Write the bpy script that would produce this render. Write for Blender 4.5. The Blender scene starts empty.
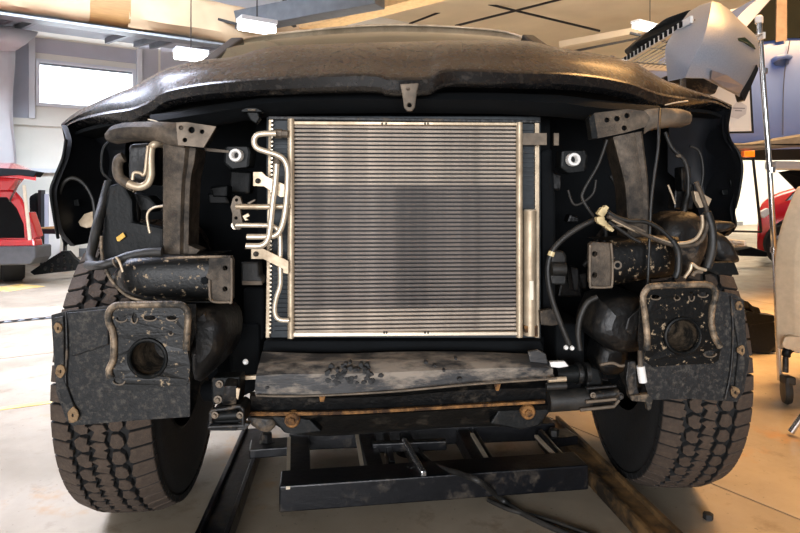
import bpy, math, random
from mathutils import Vector, Matrix, noise
from mathutils.geometry import tessellate_polygon
random.seed(7)
S = bpy.context.scene
COL = S.collection
PI = math.pi

# ------------------------------------------------------------------ camera, world, lights
F, HC, YH, XC = 600.0, 0.9, 198.0, 400.0          # focal length (px), eye height, horizon row, centre column
cam = bpy.data.cameras.new('camera'); cam.sensor_width = 36; cam.lens = 36 * F / 800
cam.shift_y = -(266.5 - YH) / 800; cam.clip_start = 0.05; cam.clip_end = 200
co = bpy.data.objects.new('camera', cam); COL.objects.link(co)
co.location = (0, 0, HC); co.rotation_euler = (PI / 2, 0, 0); S.camera = co
S.view_settings.view_transform = 'Standard'; S.view_settings.look = 'None'
S.view_settings.gamma = 1; S.view_settings.exposure = 0.35; S.view_settings.use_curve_mapping = False

W = bpy.data.worlds.new('world'); S.world = W; W.use_nodes = True
bg = W.node_tree.nodes['Background']; bg.inputs[0].default_value = (0.80, 0.88, 1.0, 1); bg.inputs[1].default_value = 0.10

def area(name, loc, target, size, power, col, spread=180):
    l = bpy.data.lights.new(name, 'AREA'); l.shape = 'RECTANGLE'; l.size, l.size_y = size
    l.energy = power; l.color = col; l.spread = math.radians(spread)
    o = bpy.data.objects.new(name, l); COL.objects.link(o); o.location = loc
    d = Vector(target) - Vector(loc); o.rotation_euler = d.to_track_quat('-Z', 'Y').to_euler()
    return o
COOL, WARM, NEUT = (0.80, 0.89, 1.0), (1.0, 0.74, 0.46), (1.0, 0.93, 0.84)
area('left_bay_light', (-4.2, 3.0, 4.4), (-3.7, 3.4, 0), (2.6, 4.0), 880, (0.74, 0.80, 1.0), 110)
area('left_far_light', (-2.6, 5.4, 4.3), (-4.6, 9.2, 1.0), (3.0, 1.2), 140, (0.78, 0.88, 1.0), 120)
area('front_fill_light', (-0.4, -3.4, 1.05), (0.1, 1.7, 1.0), (3.2, 1.2), 150, (0.97, 0.97, 1.0), 140)  # added low frontal fill behind the camera, no fixture there
area('right_bay_light', (3.9, 3.6, 4.2), (3.6, 3.6, 0), (2.0, 3.4), 310, (1.0, 0.54, 0.20), 96)
area('right_far_light', (5.6, 9.0, 4.2), (5.8, 10.0, 0), (4.0, 3.0), 200, (1.0, 0.86, 0.68), 130)
area('deep_fill_light', (12.5, 15.0, 4.4), (13.0, 17.5, 0.5), (5.0, 3.0), 900, (1.0, 0.92, 0.80), 150)  # added to brighten the far wall, no known lamp there
area('middle_far_light', (0.5, 8.6, 1.9), (1.5, 10.0, 4.4), (4.0, 2.0), 75, (1.0, 0.94, 0.84), 180)

# ------------------------------------------------------------------ helpers
def lin(r, g, b):
    f = lambda v: (v / 255 / 12.92) if v <= 10 else ((v / 255 + 0.055) / 1.055) ** 2.4
    return (f(r), f(g), f(b), 1)

def P(x, y, d):                                     # image column, image row, distance -> place in the shop
    return Vector(((x - XC) / F * d, d, HC + (YH - y) / F * d))

MATS = {}
def mat(name, col, rough=0.5, metal=0.0, var=0.15, scale=18, bump=0.0, bscale=None, dirt=None, amt=0.35, dscale=7,
        coat=0.0, emit=None, estr=0.0, spec=0.5, stretch=None, soft=0.08, alpha=None, trans=0.0):
    if name in MATS: return MATS[name]
    m = bpy.data.materials.new(name); m.use_nodes = True; MATS[name] = m
    nt = m.node_tree; N = nt.nodes; L = nt.links; b = N['Principled BSDF']
    tc = N.new('ShaderNodeTexCoord'); mp = N.new('ShaderNodeMapping')
    L.new(tc.outputs['Object'], mp.inputs[0])
    if stretch: mp.inputs['Scale'].default_value = stretch
    n1 = N.new('ShaderNodeTexNoise'); n1.inputs['Scale'].default_value = scale; n1.inputs['Detail'].default_value = 6
    L.new(mp.outputs[0], n1.inputs['Vector'])
    cr = N.new('ShaderNodeValToRGB'); L.new(n1.outputs['Fac'], cr.inputs[0])
    cr.color_ramp.elements[0].position = 0.3; cr.color_ramp.elements[1].position = 0.7
    cr.color_ramp.elements[0].color = tuple(c * (1 - var) for c in col[:3]) + (1,)
    cr.color_ramp.elements[1].color = tuple(min(1, c * (1 + var)) for c in col[:3]) + (1,)
    out = cr.outputs[0]
    if dirt:
        n2 = N.new('ShaderNodeTexNoise'); n2.inputs['Scale'].default_value = dscale; n2.inputs['Detail'].default_value = 9
        n2.inputs['Roughness'].default_value = 0.68
        L.new(mp.outputs[0], n2.inputs['Vector'])
        r2 = N.new('ShaderNodeValToRGB'); L.new(n2.outputs['Fac'], r2.inputs[0])
        p = 0.5 + (0.5 - amt) * 0.45
        r2.color_ramp.elements[0].position = max(0, p - soft); r2.color_ramp.elements[1].position = min(1, p + soft)
        r2.color_ramp.elements[0].color = (0, 0, 0, 1); r2.color_ramp.elements[1].color = (1, 1, 1, 1)
        mx = N.new('ShaderNodeMix'); mx.data_type = 'RGBA'
        L.new(r2.outputs[0], mx.inputs[0]); L.new(out, mx.inputs[6]); mx.inputs[7].default_value = dirt
        out = mx.outputs[2]
        rr = N.new('ShaderNodeMapRange'); L.new(r2.outputs[0], rr.inputs[0])
        rr.inputs[3].default_value = rough; rr.inputs[4].default_value = min(1, rough + 0.25)
        L.new(rr.outputs[0], b.inputs['Roughness'])
    else:
        b.inputs['Roughness'].default_value = rough
    L.new(out, b.inputs['Base Color'])
    b.inputs['Metallic'].default_value = metal; b.inputs['Specular IOR Level'].default_value = spec
    b.inputs['Coat Weight'].default_value = coat; b.inputs['Coat Roughness'].default_value = 0.08
    if trans: b.inputs['Transmission Weight'].default_value = trans
    if emit: b.inputs['Emission Color'].default_value = emit; b.inputs['Emission Strength'].default_value = estr
    if bump:
        nb = N.new('ShaderNodeTexNoise'); nb.inputs['Scale'].default_value = bscale or scale * 4; nb.inputs['Detail'].default_value = 5
        L.new(mp.outputs[0], nb.inputs['Vector'])
        bu = N.new('ShaderNodeBump'); bu.inputs['Strength'].default_value = bump; bu.inputs['Distance'].default_value = 0.004
        L.new(nb.outputs['Fac'], bu.inputs['Height']); L.new(bu.outputs[0], b.inputs['Normal'])
    return m

M = dict(
    paint=mat('dark_metallic_paint', lin(22, 22, 23), 0.27, 0.0, 0.2, 260, dirt=lin(56, 49, 42), amt=0.20, dscale=60, coat=0.10, soft=0.1, spec=0.35),
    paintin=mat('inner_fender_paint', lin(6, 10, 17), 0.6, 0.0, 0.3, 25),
    black=mat('black_plastic', lin(8, 11, 12), 0.5, 0, 0.3, 30, bump=0.2, spec=0.2, dirt=lin(52, 48, 43), amt=0.16, dscale=40, soft=0.08),
    blackgrime=mat('grimy_black_steel', lin(8, 9, 10), 0.45, 0.2, 0.4, 20, bump=0.5, dirt=lin(66, 58, 48), amt=0.22, dscale=16),
    dusty=mat('dusty_black_steel', lin(14, 14, 14), 0.5, 0.1, 0.4, 24, bump=0.5, dirt=lin(104, 90, 74), amt=0.28, dscale=20),
    scratch=mat('scratched_black_steel', lin(8, 9, 9), 0.4, 0.1, 0.4, 40, bump=0.15, spec=0.25, dirt=lin(146, 128, 104), amt=0.24, dscale=70, soft=0.03),
    liner=mat('grained_splash_plastic', lin(30, 31, 32), 0.6, 0, 0.3, 60, bump=0.35, bscale=260, dirt=lin(84, 80, 74), amt=0.24, dscale=90, soft=0.12, spec=0.25),
    void=mat('void_black', lin(5, 8, 11), 0.85, 0, 0.3, 12, bump=0.3, spec=0.2),  # darkness of unlit depths and holes put into the colour; hidden parts too
    tan=mat('dusty_tan_steel', lin(112, 99, 84), 0.55, 0.25, 0.25, 18, bump=0.25, dirt=lin(66, 62, 56), amt=0.4, dscale=12, soft=0.15),
    tandark=mat('dusty_brown_steel', lin(92, 80, 66), 0.55, 0.2, 0.35, 60, bump=0.4, dirt=lin(30, 28, 26), amt=0.5, dscale=13, soft=0.16),
    rim=mat('chipped_rim_edge', lin(140, 122, 100), 0.5, 0.3, 0.35, 30, bump=0.5, dirt=lin(42, 40, 36), amt=0.54, dscale=24, soft=0.1),
    alu=mat('weathered_aluminium', lin(196, 178, 152), 0.4, 0.45, 0.12, 25, bump=0.1, dirt=lin(140, 122, 98), amt=0.3, dscale=10, soft=0.2),
    aluclean=mat('bright_aluminium', lin(214, 200, 178), 0.35, 0.5, 0.08, 30),
    tube=mat('condenser_tube_aluminium', lin(216, 204, 190), 0.42, 0.35, 0.12, 30, dirt=lin(120, 112, 106), amt=0.40, dscale=4.5, soft=0.16, stretch=(1, 1, 1)),
    tubegrey=mat('greyed_tube_aluminium', lin(164, 155, 148), 0.45, 0.3, 0.15, 30, dirt=lin(92, 88, 86), amt=0.42, dscale=5, soft=0.16),
    fin=mat('condenser_fin_dark', lin(26, 25, 25), 0.6, 0.2, 0.5, 60, stretch=(60, 1, 1)),
    radfin=mat('radiator_fin_dark', lin(34, 40, 44), 0.6, 0.2, 0.4, 60),
    clip=mat('rusty_clip_tan', lin(134, 108, 76), 0.7, 0.1, 0.3, 60, bump=0.4, dirt=lin(66, 52, 38), amt=0.4, dscale=60, soft=0.1),
    rust=mat('rusty_gold_edge', lin(138, 96, 48), 0.7, 0.2, 0.35, 40, bump=0.4, dirt=lin(58, 40, 26), amt=0.5, dscale=30, soft=0.1),
    rubber=mat('black_rubber_hose', lin(14, 16, 16), 0.5, 0, 0.2, 30, bump=0.2, dirt=lin(58, 53, 47), amt=0.25, dscale=12, soft=0.2),
    tire=mat('tire_rubber', lin(14, 14, 14), 0.85, 0, 0.25, 30, bump=0.3),
    tread=mat('dusty_tread_rubber', lin(74, 63, 54), 0.9, 0, 0.22, 70, bump=0.5, bscale=200, spec=0.3, dirt=lin(54, 47, 42), amt=0.35, dscale=24, soft=0.2),
    deflector=mat('dusty_grey_sheet', lin(44, 44, 45), 0.55, 0.1, 0.35, 14, bump=0.7, bscale=30, dirt=lin(138, 128, 116), amt=0.42, dscale=12, soft=0.07, stretch=(0.55, 1, 1.6)),
    mud=mat('dark_mud_splat', lin(24, 25, 26), 0.7, 0, 0.3, 50),
    ivory=mat('ivory_plastic', lin(206, 186, 140), 0.45, 0, 0.1, 30),
    white=mat('white_plastic', lin(226, 224, 220), 0.45, 0, 0.05, 30),
    yellow=mat('yellow_sticker', lin(222, 176, 62), 0.5, 0, 0.08, 60),
    paper=mat('paper_label', lin(232, 224, 206), 0.6, 0, 0.05, 60),
    chrome=mat('chrome', lin(205, 205, 205), 0.18, 0.9, 0.05, 30),
    glass=mat('windshield_glass', lin(58, 56, 40), 0.12, 0.0, 0.3, 3, spec=0.3),
    cab=mat('dark_cab_trim', lin(18, 20, 22), 0.4, 0, 0.2, 10),
    steelblk=mat('black_lift_steel', lin(10, 12, 17), 0.32, 0.2, 0.3, 14, bump=0.2, dirt=lin(70, 62, 52), amt=0.2, dscale=14),
    oldsteel=mat('worn_runway_steel', lin(52, 44, 36), 0.5, 0.3, 0.3, 14, bump=0.3, dirt=lin(140, 108, 68), amt=0.42, dscale=10, soft=0.1),
)

WORLD0 = {}                                        # world origin of every root and its descendants
def base(o, parent):
    if parent is not None: o.parent = parent; WORLD0[o.name] = WORLD0[parent.name]
class MB:
    """collects vertices and faces in world coordinates; one mesh per part"""
    def __init__(s): s.v = []; s.f = []
    def add(s, vs, fs):
        k = len(s.v); s.v += [Vector(v) for v in vs]; s.f += [tuple(i + k for i in f) for f in fs]; return s
    def box(s, a, b, rot=0, piv=None):
        a, b = Vector(a), Vector(b)
        vs = [Vector((x, y, z)) for x in (a.x, b.x) for y in (a.y, b.y) for z in (a.z, b.z)]
        if rot:
            piv = Vector(piv) if piv else (a + b) / 2; R = Matrix.Rotation(rot, 3, 'Z'); vs = [R @ (v - piv) + piv for v in vs]
        return s.add(vs, [(0, 1, 3, 2), (4, 6, 7, 5), (0, 4, 5, 1), (2, 3, 7, 6), (0, 2, 6, 4), (1, 5, 7, 3)])
    def beam(s, p, q, w, h, up=(0, 0, 1)):          # rectangular bar from p to q
        p, q = Vector(p), Vector(q); d = (q - p).normalized(); up = Vector(up)
        r = d.cross(up)
        if r.length < 1e-4: r = d.cross(Vector((1, 0, 0)))
        r.normalize(); u = r.cross(d)
        vs = [c + r * sx * w / 2 + u * sz * h / 2 for c in (p, q) for sx, sz in ((-1, -1), (1, -1), (1, 1), (-1, 1))]
        return s.add(vs, [(0, 3, 2, 1), (4, 5, 6, 7), (0, 1, 5, 4), (1, 2, 6, 5), (2, 3, 7, 6), (3, 0, 4, 7)])
    def ppoly(s, pts, thick, dflt=None, holes=()):  # pts: (col,row[,d]); solid of real thickness going away from the viewer
        w = [P(*(p if len(p) == 3 else (p[0], p[1], dflt))) for p in pts]
        loops = [w]
        for h in holes:
            cx, cy, rx = h[:3]; ry = h[3] if len(h) > 3 else rx; n = 16
            dd = h[4] if len(h) > 4 else dflt
            if dd is None: dd = sum(q.y for q in w) / len(w)
            loops.append([P(cx + rx * math.cos(2 * PI * i / n), cy + ry * math.sin(2 * PI * i / n), dd) for i in range(n)])
        flat = [v for l in loops for v in l]
        tris = tessellate_polygon([[Vector((v.x, v.z, 0)) for v in l] for l in loops])
        n = len(flat); back = [v + (Vector(thick) if isinstance(thick, (tuple, Vector)) else Vector((0, thick, 0))) for v in flat]
        fs = []
        for a, b, c in tris:
            va, vb, vc = flat[a], flat[b], flat[c]
            nrm = (vb - va).cross(vc - va)
            if nrm.y > 0: a, b = b, a
            fs += [(a, b, c), (b + n, a + n, c + n)]
        k = 0
        for li, l in enumerate(loops):
            m = len(l); ar = sum(l[i].x * l[(i + 1) % m].z - l[(i + 1) % m].x * l[i].z for i in range(m))
            for i in range(m):
                a, b = k + i, k + (i + 1) % m
                q = (a, a + n, b + n, b) if (ar > 0) == (li == 0) else (a, b, b + n, a + n)
                fs.append(q)
            k += m
        return s.add(flat + back, fs)
    def grid(s, rows, thick=0, tdir=(0, 1, 0)):
        n = len(rows[0]); k = len(rows); vs = [Vector(p) for r in rows for p in r]
        fs = [(i * n + j, i * n + j + 1, (i + 1) * n + j + 1, (i + 1) * n + j) for i in range(k - 1) for j in range(n - 1)]
        if thick:
            t = Vector(tdir) * thick; N = len(vs); vs += [v + t for v in vs]
            fs += [tuple(i + N for i in reversed(f)) for f in fs[:(k - 1) * (n - 1)]]
            ring = [j for j in range(n)] + [i * n + n - 1 for i in range(1, k)] + [(k - 1) * n + j for j in range(n - 2, -1, -1)] + [i * n for i in range(k - 2, 0, -1)]
            for a, b in zip(ring, ring[1:] + ring[:1]): fs.append((b, a, a + N, b + N))
        return s.add(vs, fs)
    def tube(s, pts, r, seg=10, smooth=True, closed=False, sub=6):
        pts = [Vector(p) for p in pts]
        rs = r if isinstance(r, (list, tuple)) else [r] * len(pts)
        if smooth and len(pts) > 2:
            q = []; qr = []; m = len(pts)
            rng = range(m if closed else m - 1)
            for i in rng:
                g = lambda j: pts[j % m] if closed else pts[max(0, min(m - 1, j))]
                p0, p1, p2, p3 = g(i - 1), g(i), g(i + 1), g(i + 2)
                for t in range(sub):
                    u = t / sub
                    q.append(0.5 * ((2 * p1) + (p2 - p0) * u + (2 * p0 - 5 * p1 + 4 * p2 - p3) * u * u + (3 * p1 - p0 - 3 * p2 + p3) * u ** 3))
                    qr.append(rs[i] * (1 - u) + rs[(i + 1) % m] * u)
            if not closed: q.append(pts[-1]); qr.append(rs[-1])
            pts, rs = q, qr
        m = len(pts); vs = []; fs = []; up = None
        for i, p in enumerate(pts):
            a = pts[(i - 1) % m] if (closed or i > 0) else p; b = pts[(i + 1) % m] if (closed or i < m - 1) else p
            d = (b - a).normalized()
            if up is None: up = Vector((0, 1, 0)) if abs(d.y) < 0.9 else Vector((0, 0, 1))
            x = d.cross(up).normalized(); up = x.cross(d).normalized()
            for j in range(seg):
                t = 2 * PI * j / seg; vs.append(p + (x * math.cos(t) + up * math.sin(t)) * rs[i])
        for i in range(m if closed else m - 1):
            for j in range(seg):
                i2 = (i + 1) % m; j2 = (j + 1) % seg
                fs.append((i * seg + j, i * seg + j2, i2 * seg + j2, i2 * seg + j))
        if not closed: fs += [tuple(range(seg - 1, -1, -1)), tuple((m - 1) * seg + j for j in range(seg))]
        return s.add(vs, fs)
    def lathe(s, prof, c, axis, n=32, cap=True):    # prof: (radius, offset along axis)
        c = Vector(c); a = Vector(axis).normalized(); x = a.orthogonal().normalized(); y = a.cross(x)
        vs = [c + a * h + (x * math.cos(2 * PI * j / n) + y * math.sin(2 * PI * j / n)) * r for r, h in prof for j in range(n)]
        fs = [(i * n + j, i * n + (j + 1) % n, (i + 1) * n + (j + 1) % n, (i + 1) * n + j) for i in range(len(prof) - 1) for j in range(n)]
        if cap: fs += [tuple(range(n - 1, -1, -1)), tuple((len(prof) - 1) * n + j for j in range(n))]
        return s.add(vs, fs)
    def build(s, name, m, parent=None, smooth=False, bevel=0, org=None, seg=2, fixn=False):
        if parent is not None: o0 = WORLD0[parent.name]
        elif org is not None: o0 = Vector(org)
        else:
            lo = Vector([min(v[i] for v in s.v) for i in range(3)]); hi = Vector([max(v[i] for v in s.v) for i in range(3)])
            o0 = Vector(((lo.x + hi.x) / 2, (lo.y + hi.y) / 2, lo.z))
        me = bpy.data.meshes.new(name); me.from_pydata([v - o0 for v in s.v], [], s.f)
        me.materials.append(M[m] if isinstance(m, str) else m)
        if smooth: me.polygons.foreach_set('use_smooth', [True] * len(me.polygons))
        o = bpy.data.objects.new(name, me); COL.objects.link(o)
        if parent is not None: o.parent = parent
        else: o.location = o0
        WORLD0[o.name] = o0
        if smooth:
            try: me.set_sharp_from_angle(angle=math.radians(45))
            except Exception: pass
        if bevel:
            b = o.modifiers.new('bevel', 'BEVEL'); b.width = bevel; b.segments = seg; b.limit_method = 'ANGLE'; b.angle_limit = math.radians(40)
        return o

def tag(o, label=None, cat=None, group=None, kind=None):
    for k, v in (('label', label), ('category', cat), ('group', group), ('kind', kind)):
        if v: o[k] = v
    return o
def empty(name, loc, label, cat, group=None):
    o = bpy.data.objects.new(name, None); COL.objects.link(o); o.location = loc; o.empty_display_size = 0.1
    WORLD0[o.name] = Vector(loc); return tag(o, label, cat, group)
def PT(pts, d): return [P(*(p if len(p) == 3 else (p[0], p[1], d))) for p in pts]
def ptube(name, pts, d, r, m, parent, label=None, **k):
    o = MB().tube(PT(pts, d), r, **k).build(name, m, parent, smooth=True)
    if label: o['label'] = label
    return o
def plate(name, pts, d, thick, m, parent, holes=(), bevel=0.0015, label=None):
    o = MB().ppoly(pts, thick, d, holes).build(name, m, parent, bevel=bevel)
    if label: o['label'] = label
    return o
def struct(o): o['kind'] = 'structure'; return o

# ------------------------------------------------------------------ the shop: floor, walls, ceiling
U = Vector((math.cos(math.radians(33)), math.sin(math.radians(33)), 0)); V = Vector((-U.y, U.x, 0))
W0 = Vector((-5.43, 9.0, 0))                        # a point of the rear wall, which runs along U
def wp(u, v=0, z=0): return W0 + U * u + V * v + Vector((0, 0, z))

def concrete():
    m = bpy.data.materials.new('sealed_concrete'); m.use_nodes = True; nt = m.node_tree; N = nt.nodes; L = nt.links; b = N['Principled BSDF']
    tc = N.new('ShaderNodeTexCoord')
    def noi(s, det, ro=0.6):
        n = N.new('ShaderNodeTexNoise'); n.inputs['Scale'].default_value = s; n.inputs['Detail'].default_value = det; n.inputs['Roughness'].default_value = ro
        L.new(tc.outputs['Object'], n.inputs['Vector']); return n
    def ramp(n, p0, c0, p1, c1):
        r = N.new('ShaderNodeValToRGB'); L.new(n.outputs['Fac'], r.inputs[0]); e = r.color_ramp.elements
        e[0].position, e[0].color, e[1].position, e[1].color = p0, c0, p1, c1; return r
    def mix(f, a, bb):
        x = N.new('ShaderNodeMix'); x.data_type = 'RGBA'; L.new(f, x.inputs[0])
        if isinstance(a, tuple): x.inputs[6].default_value = a
        else: L.new(a, x.inputs[6])
        if isinstance(bb, tuple): x.inputs[7].default_value = bb
        else: L.new(bb, x.inputs[7])
        return x.outputs[2]
    c = ramp(noi(1.3, 8), 0.35, lin(124, 114, 98), 0.65, lin(160, 148, 130)).outputs[0]
    c = mix(ramp(noi(6, 10, 0.7), 0.56, (0, 0, 0, 1), 0.68, (0.55, 0.55, 0.55, 1)).outputs[0], c, lin(92, 74, 52))
    c = mix(ramp(noi(2.2, 9, 0.7), 0.58, (0, 0, 0, 1), 0.66, (0.5, 0.5, 0.5, 1)).outputs[0], c, lin(160, 112, 50))
    c = mix(ramp(noi(55, 3), 0.66, (0, 0, 0, 1), 0.72, (0.6, 0.6, 0.6, 1)).outputs[0], c, lin(70, 62, 52))
    L.new(c, b.inputs['Base Color'])
    rr = ramp(noi(3.5, 6), 0.3, (0.28,) * 3 + (1,), 0.7, (0.55,) * 3 + (1,)); L.new(rr.outputs[0], b.inputs['Roughness'])
    bu = N.new('ShaderNodeBump'); bu.inputs['Strength'].default_value = 0.15; bu.inputs['Distance'].default_value = 0.004
    L.new(noi(40, 5).outputs['Fac'], bu.inputs['Height']); L.new(bu.outputs[0], b.inputs['Normal'])
    return m
CONC = concrete()
PAN = mat('painted_wall_panel', lin(226, 224, 216), 0.6, 0, 0.03, 4)
PANG = mat('lavender_grey_wall', lin(176, 178, 190), 0.6, 0, 0.05, 4)
TRIMW = mat('white_trim_steel', lin(214, 218, 226), 0.5, 0, 0.03, 6)
CREAM = mat('cream_roof_lining', lin(222, 204, 176), 0.75, 0, 0.08, 1.2, bump=0.3, bscale=3)
DUCTG = mat('duct_grey', lin(98, 104, 112), .45, .3, .15, 8)
GREY = mat('galvanised_steel', lin(128, 132, 138), 0.4, 0.5, 0.15, 10)
DARKST = mat('dark_rod_steel', lin(36, 32, 30), 0.6, 0.3, 0.1, 10)
WRAP = mat('cream_wrap_sheet', lin(182, 158, 128), 0.7, 0, 0.06, 5, bump=0.5, bscale=8)
WOOD = mat('brown_board', lin(150, 112, 66), 0.6, 0, 0.15, 8, stretch=(1, 1, 14))

# floor, cast in bays: each slab its own piece, joints recessed
fl = MB().box((-16, -4, -0.12), (26, 34, -0.012)).build('floor', CONC); struct(fl); fo = WORLD0['floor']
# slab joints run along the wall direction; one slab mesh, copied
SL = 3.6
sm = MB().box((-SL / 2 + 0.004, -SL / 2 + 0.004, -0.0115), (SL / 2 - 0.004, SL / 2 - 0.004, 0)).build('slab', CONC, org=(0, 0, 0))
first = True
for i in range(-3, 7):
    for j in range(-3, 7):
        c = Vector((-1.17, 1.9, 0)) + U * (i * SL) + V * (j * SL)
        if not (-14 < c.x < 24 and -3 < c.y < 30): continue
        o = sm if first else sm.copy()
        if not first: COL.objects.link(o)
        first = False
        o.parent = fl; o.location = c - fo; o.rotation_euler = (0, 0, math.radians(33)); WORLD0[o.name] = fo

def wallbox(name, u0, u1, z0, z1, t0, t1, m, parent=None, bevel=0):
    vs = [wp(u, -t, z) for u in (u0, u1) for t in (t0, t1) for z in (z0, z1)]
    o = MB().add(vs, [(0, 1, 3, 2), (4, 6, 7, 5), (0, 4, 5, 1), (2, 3, 7, 6), (0, 2, 6, 4), (1, 5, 7, 3)]).build(name, m, parent, bevel=bevel)
    return o
# window opening: u 0.0..1.33, z 2.15..3.0 ; wall built round it
WZ0, WZ1, WU0, WU1 = 2.33, 2.93, 0.02, 1.30
ws = MB()
def wbx(u0, u1, z0, z1):
    vs = [wp(u, v, z) for u in (u0, u1) for v in (0, 0.25) for z in (z0, z1)]
    ws.add(vs, [(0, 1, 3, 2), (4, 6, 7, 5), (0, 4, 5, 1), (2, 3, 7, 6), (0, 2, 6, 4), (1, 5, 7, 3)])
wbx(-6, WU0, 0, 4.7); wbx(WU1, 30, 0, 4.7); wbx(WU0, WU1, 0, WZ0); wbx(WU0, WU1, WZ1, 4.7)
wr = struct(ws.build('wall_rear', PAN))
for k in range(36):                                  # ribbed lower sheets, upper panels
    u = -3.2 + k * 0.62
    wallbox('panel', u + 0.01, u + 0.60, 0.12, 1.98, 0.0, 0.018, PAN, wr)
for u0, u1, z0, z1 in ((-3.2, -0.42, 2.08, 4.6), (-0.38, WU0 - 0.1, 2.08, 4.6), (WU1 + 0.1, 1.7, 2.08, 4.6), (1.74, 4.0, 2.08, 4.6), (WU0 - 0.06, WU1 + 0.06, 3.08, 3.3)):
    wallbox('panel', u0, u1, z0, z1, 0.0, 0.02, PANG, wr)
o = struct(wallbox('trim_1', -3.2, 20, 1.98, 2.08, 0.0, 0.07, PAN)); 
struct(wallbox('trim_2', -3.2, 20, 1.28, 1.34, 0.02, 0.10, TRIMW))
struct(wallbox('baseboard_rear', -3.2, 20, 0, 0.12, 0.0, 0.03, GREY))
GLOW = mat('daylight_pane', lin(240, 246, 255), 0.3, emit=(0.85, 0.93, 1, 1), estr=4.5)
wf = MB()
def wfb(u0, u1, z0, z1, t0=-0.05, t1=0.06):
    vs = [wp(u, -t, z) for u in (u0, u1) for t in (t0, t1) for z in (z0, z1)]
    wf.add(vs, [(0, 1, 3, 2), (4, 6, 7, 5), (0, 4, 5, 1), (2, 3, 7, 6), (0, 2, 6, 4), (1, 5, 7, 3)])
wfb(WU0 - 0.05, WU0, WZ0 - .05, WZ1 + .05); wfb(WU1, WU1 + 0.05, WZ0 - .05, WZ1 + .05); wfb(WU0, WU1, WZ0 - .05, WZ0); wfb(WU0, WU1, WZ1, WZ1 + .05)
wn = struct(wf.build('window_1', TRIMW))
vs = [wp(u, 0.08 + t, z) for u in (WU0, WU1) for t in (0, .01) for z in (WZ0, WZ1)]
MB().add(vs, [(0, 1, 3, 2), (4, 6, 7, 5), (0, 4, 5, 1), (2, 3, 7, 6), (0, 2, 6, 4), (1, 5, 7, 3)]).build('window_pane', GLOW, wn)
wallbox('blind_rail', WU0, WU1, WZ1 - .03, WZ1, -0.02, 0.03, GREY, wn)
for k, (u0, u1) in enumerate(((WU0 - .14, WU0 - .06), (WU1 + .06, WU1 + .14))): struct(wallbox('trim_%d' % (3 + k), u0, u1, 2.08, 3.3, 0.02, 0.12, TRIMW))
# ceiling with lining strips
ce = struct(MB().box((-16, -4, 4.6), (26, 34, 4.75)).build('ceiling', CREAM))
for k in range(16):
    a = Vector((-14, 5.2 + k * 1.5, 4.55)); 
    MB().beam(a - U * 2 + V * 0, a + U * 34, 0.10, 0.10).build('purlin', WRAP, ce)
# left side wall (beyond the frame) and right side wall
struct(MB().add([wp(-3.2, v, z) - V * t for v in (0, -9) for z in (0, 4.6) for t in (0,)] + [wp(-3.4, v, z) for v in (0, -9) for z in (0, 4.6)],
    [(0, 1, 3, 2), (4, 6, 7, 5), (0, 2, 6, 4), (1, 5, 7, 3), (0, 4, 5, 1), (2, 3, 7, 6)]).build('wall_left', PAN))
struct(MB().add([wp(21, v, z) for v in (0, -22) for z in (0, 4.6)] + [wp(21.2, v, z) for v in (0, -22) for z in (0, 4.6)],
    [(0, 2, 3, 1), (4, 5, 7, 6), (0, 4, 6, 2), (1, 3, 7, 5), (0, 1, 5, 4), (2, 6, 7, 3)]).build('wall_right', PAN))

# lowered soffit and steel beam with the wrapped duct on it
B0 = Vector((-4.67, 7.0, 0))
def bp(u, v, z): return B0 + U * u + V * v + Vector((0, 0, z))
SOFF = mat('white_soffit', lin(176, 182, 190), 0.6, 0, 0.04, 3)
so = MB().add([bp(u, v, z) for u in (-2.5, 3.2) for v in (0.1, 1.75) for z in (3.32, 3.42)], [(0, 1, 3, 2), (4, 6, 7, 5), (0, 4, 5, 1), (2, 3, 7, 6), (0, 2, 6, 4), (1, 5, 7, 3)]).build('ceiling_soffit', SOFF)
struct(so)
for k, u in enumerate((-0.1, 0.16, 1.32, 1.72, 1.95, 2.6)):
    MB().beam(bp(u + .5, .15, 3.27), bp(u, 1.6, 3.27), .05, .08).build('strut', GREY, so)
rb = empty('steel_beam', bp(2.5, 0, 3.0), 'grey steel roof beam running across the upper left above the window', 'beam')
MB().beam(bp(-2.5, 0, 3.03), bp(7, 0, 3.03), .22, .03).build('flange', GREY, rb)
MB().beam(bp(-2.5, 0.02, 3.13), bp(7, 0.02, 3.13), .03, .18).build('web', GREY, rb)
du = empty('wrapped_duct', bp(2.5, 0, 3.06), 'cream sheet wrapped duct lying on the grey beam at upper left', 'duct')
def wrap(u0, u1, h, jit, m, name, zt=0.0):
    rows = []; n = max(4, int((u1 - u0) / 0.12))
    for i in range(n + 1):
        u = u0 + (u1 - u0) * i / n; r = []
        for k in range(15):
            t = 2 * PI * k / 14; a = math.cos(t); b_ = math.sin(t)
            q = noise.noise(Vector((u * 3, a * 1.5, b_ * 1.5))) * jit
            ca = math.copysign(abs(a) ** 0.5, a); cb = math.copysign(abs(b_) ** 0.5, b_)
            r.append(bp(u, -0.02 + ca * (.2 + q), 3.07 + h / 2 + cb * (h / 2 + q * .6) + 0.02))
        rows.append(r)
    MB().grid(rows).build(name, m, du, smooth=True)
wrap(-2.5, .92, .62, .05, WRAP, 'wrap_sheet'); wrap(.90, 1.38, .56, .0, WOOD, 'board_box'); wrap(1.36, 7, .50, .07, WRAP, 'wrap_sheet')

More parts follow.
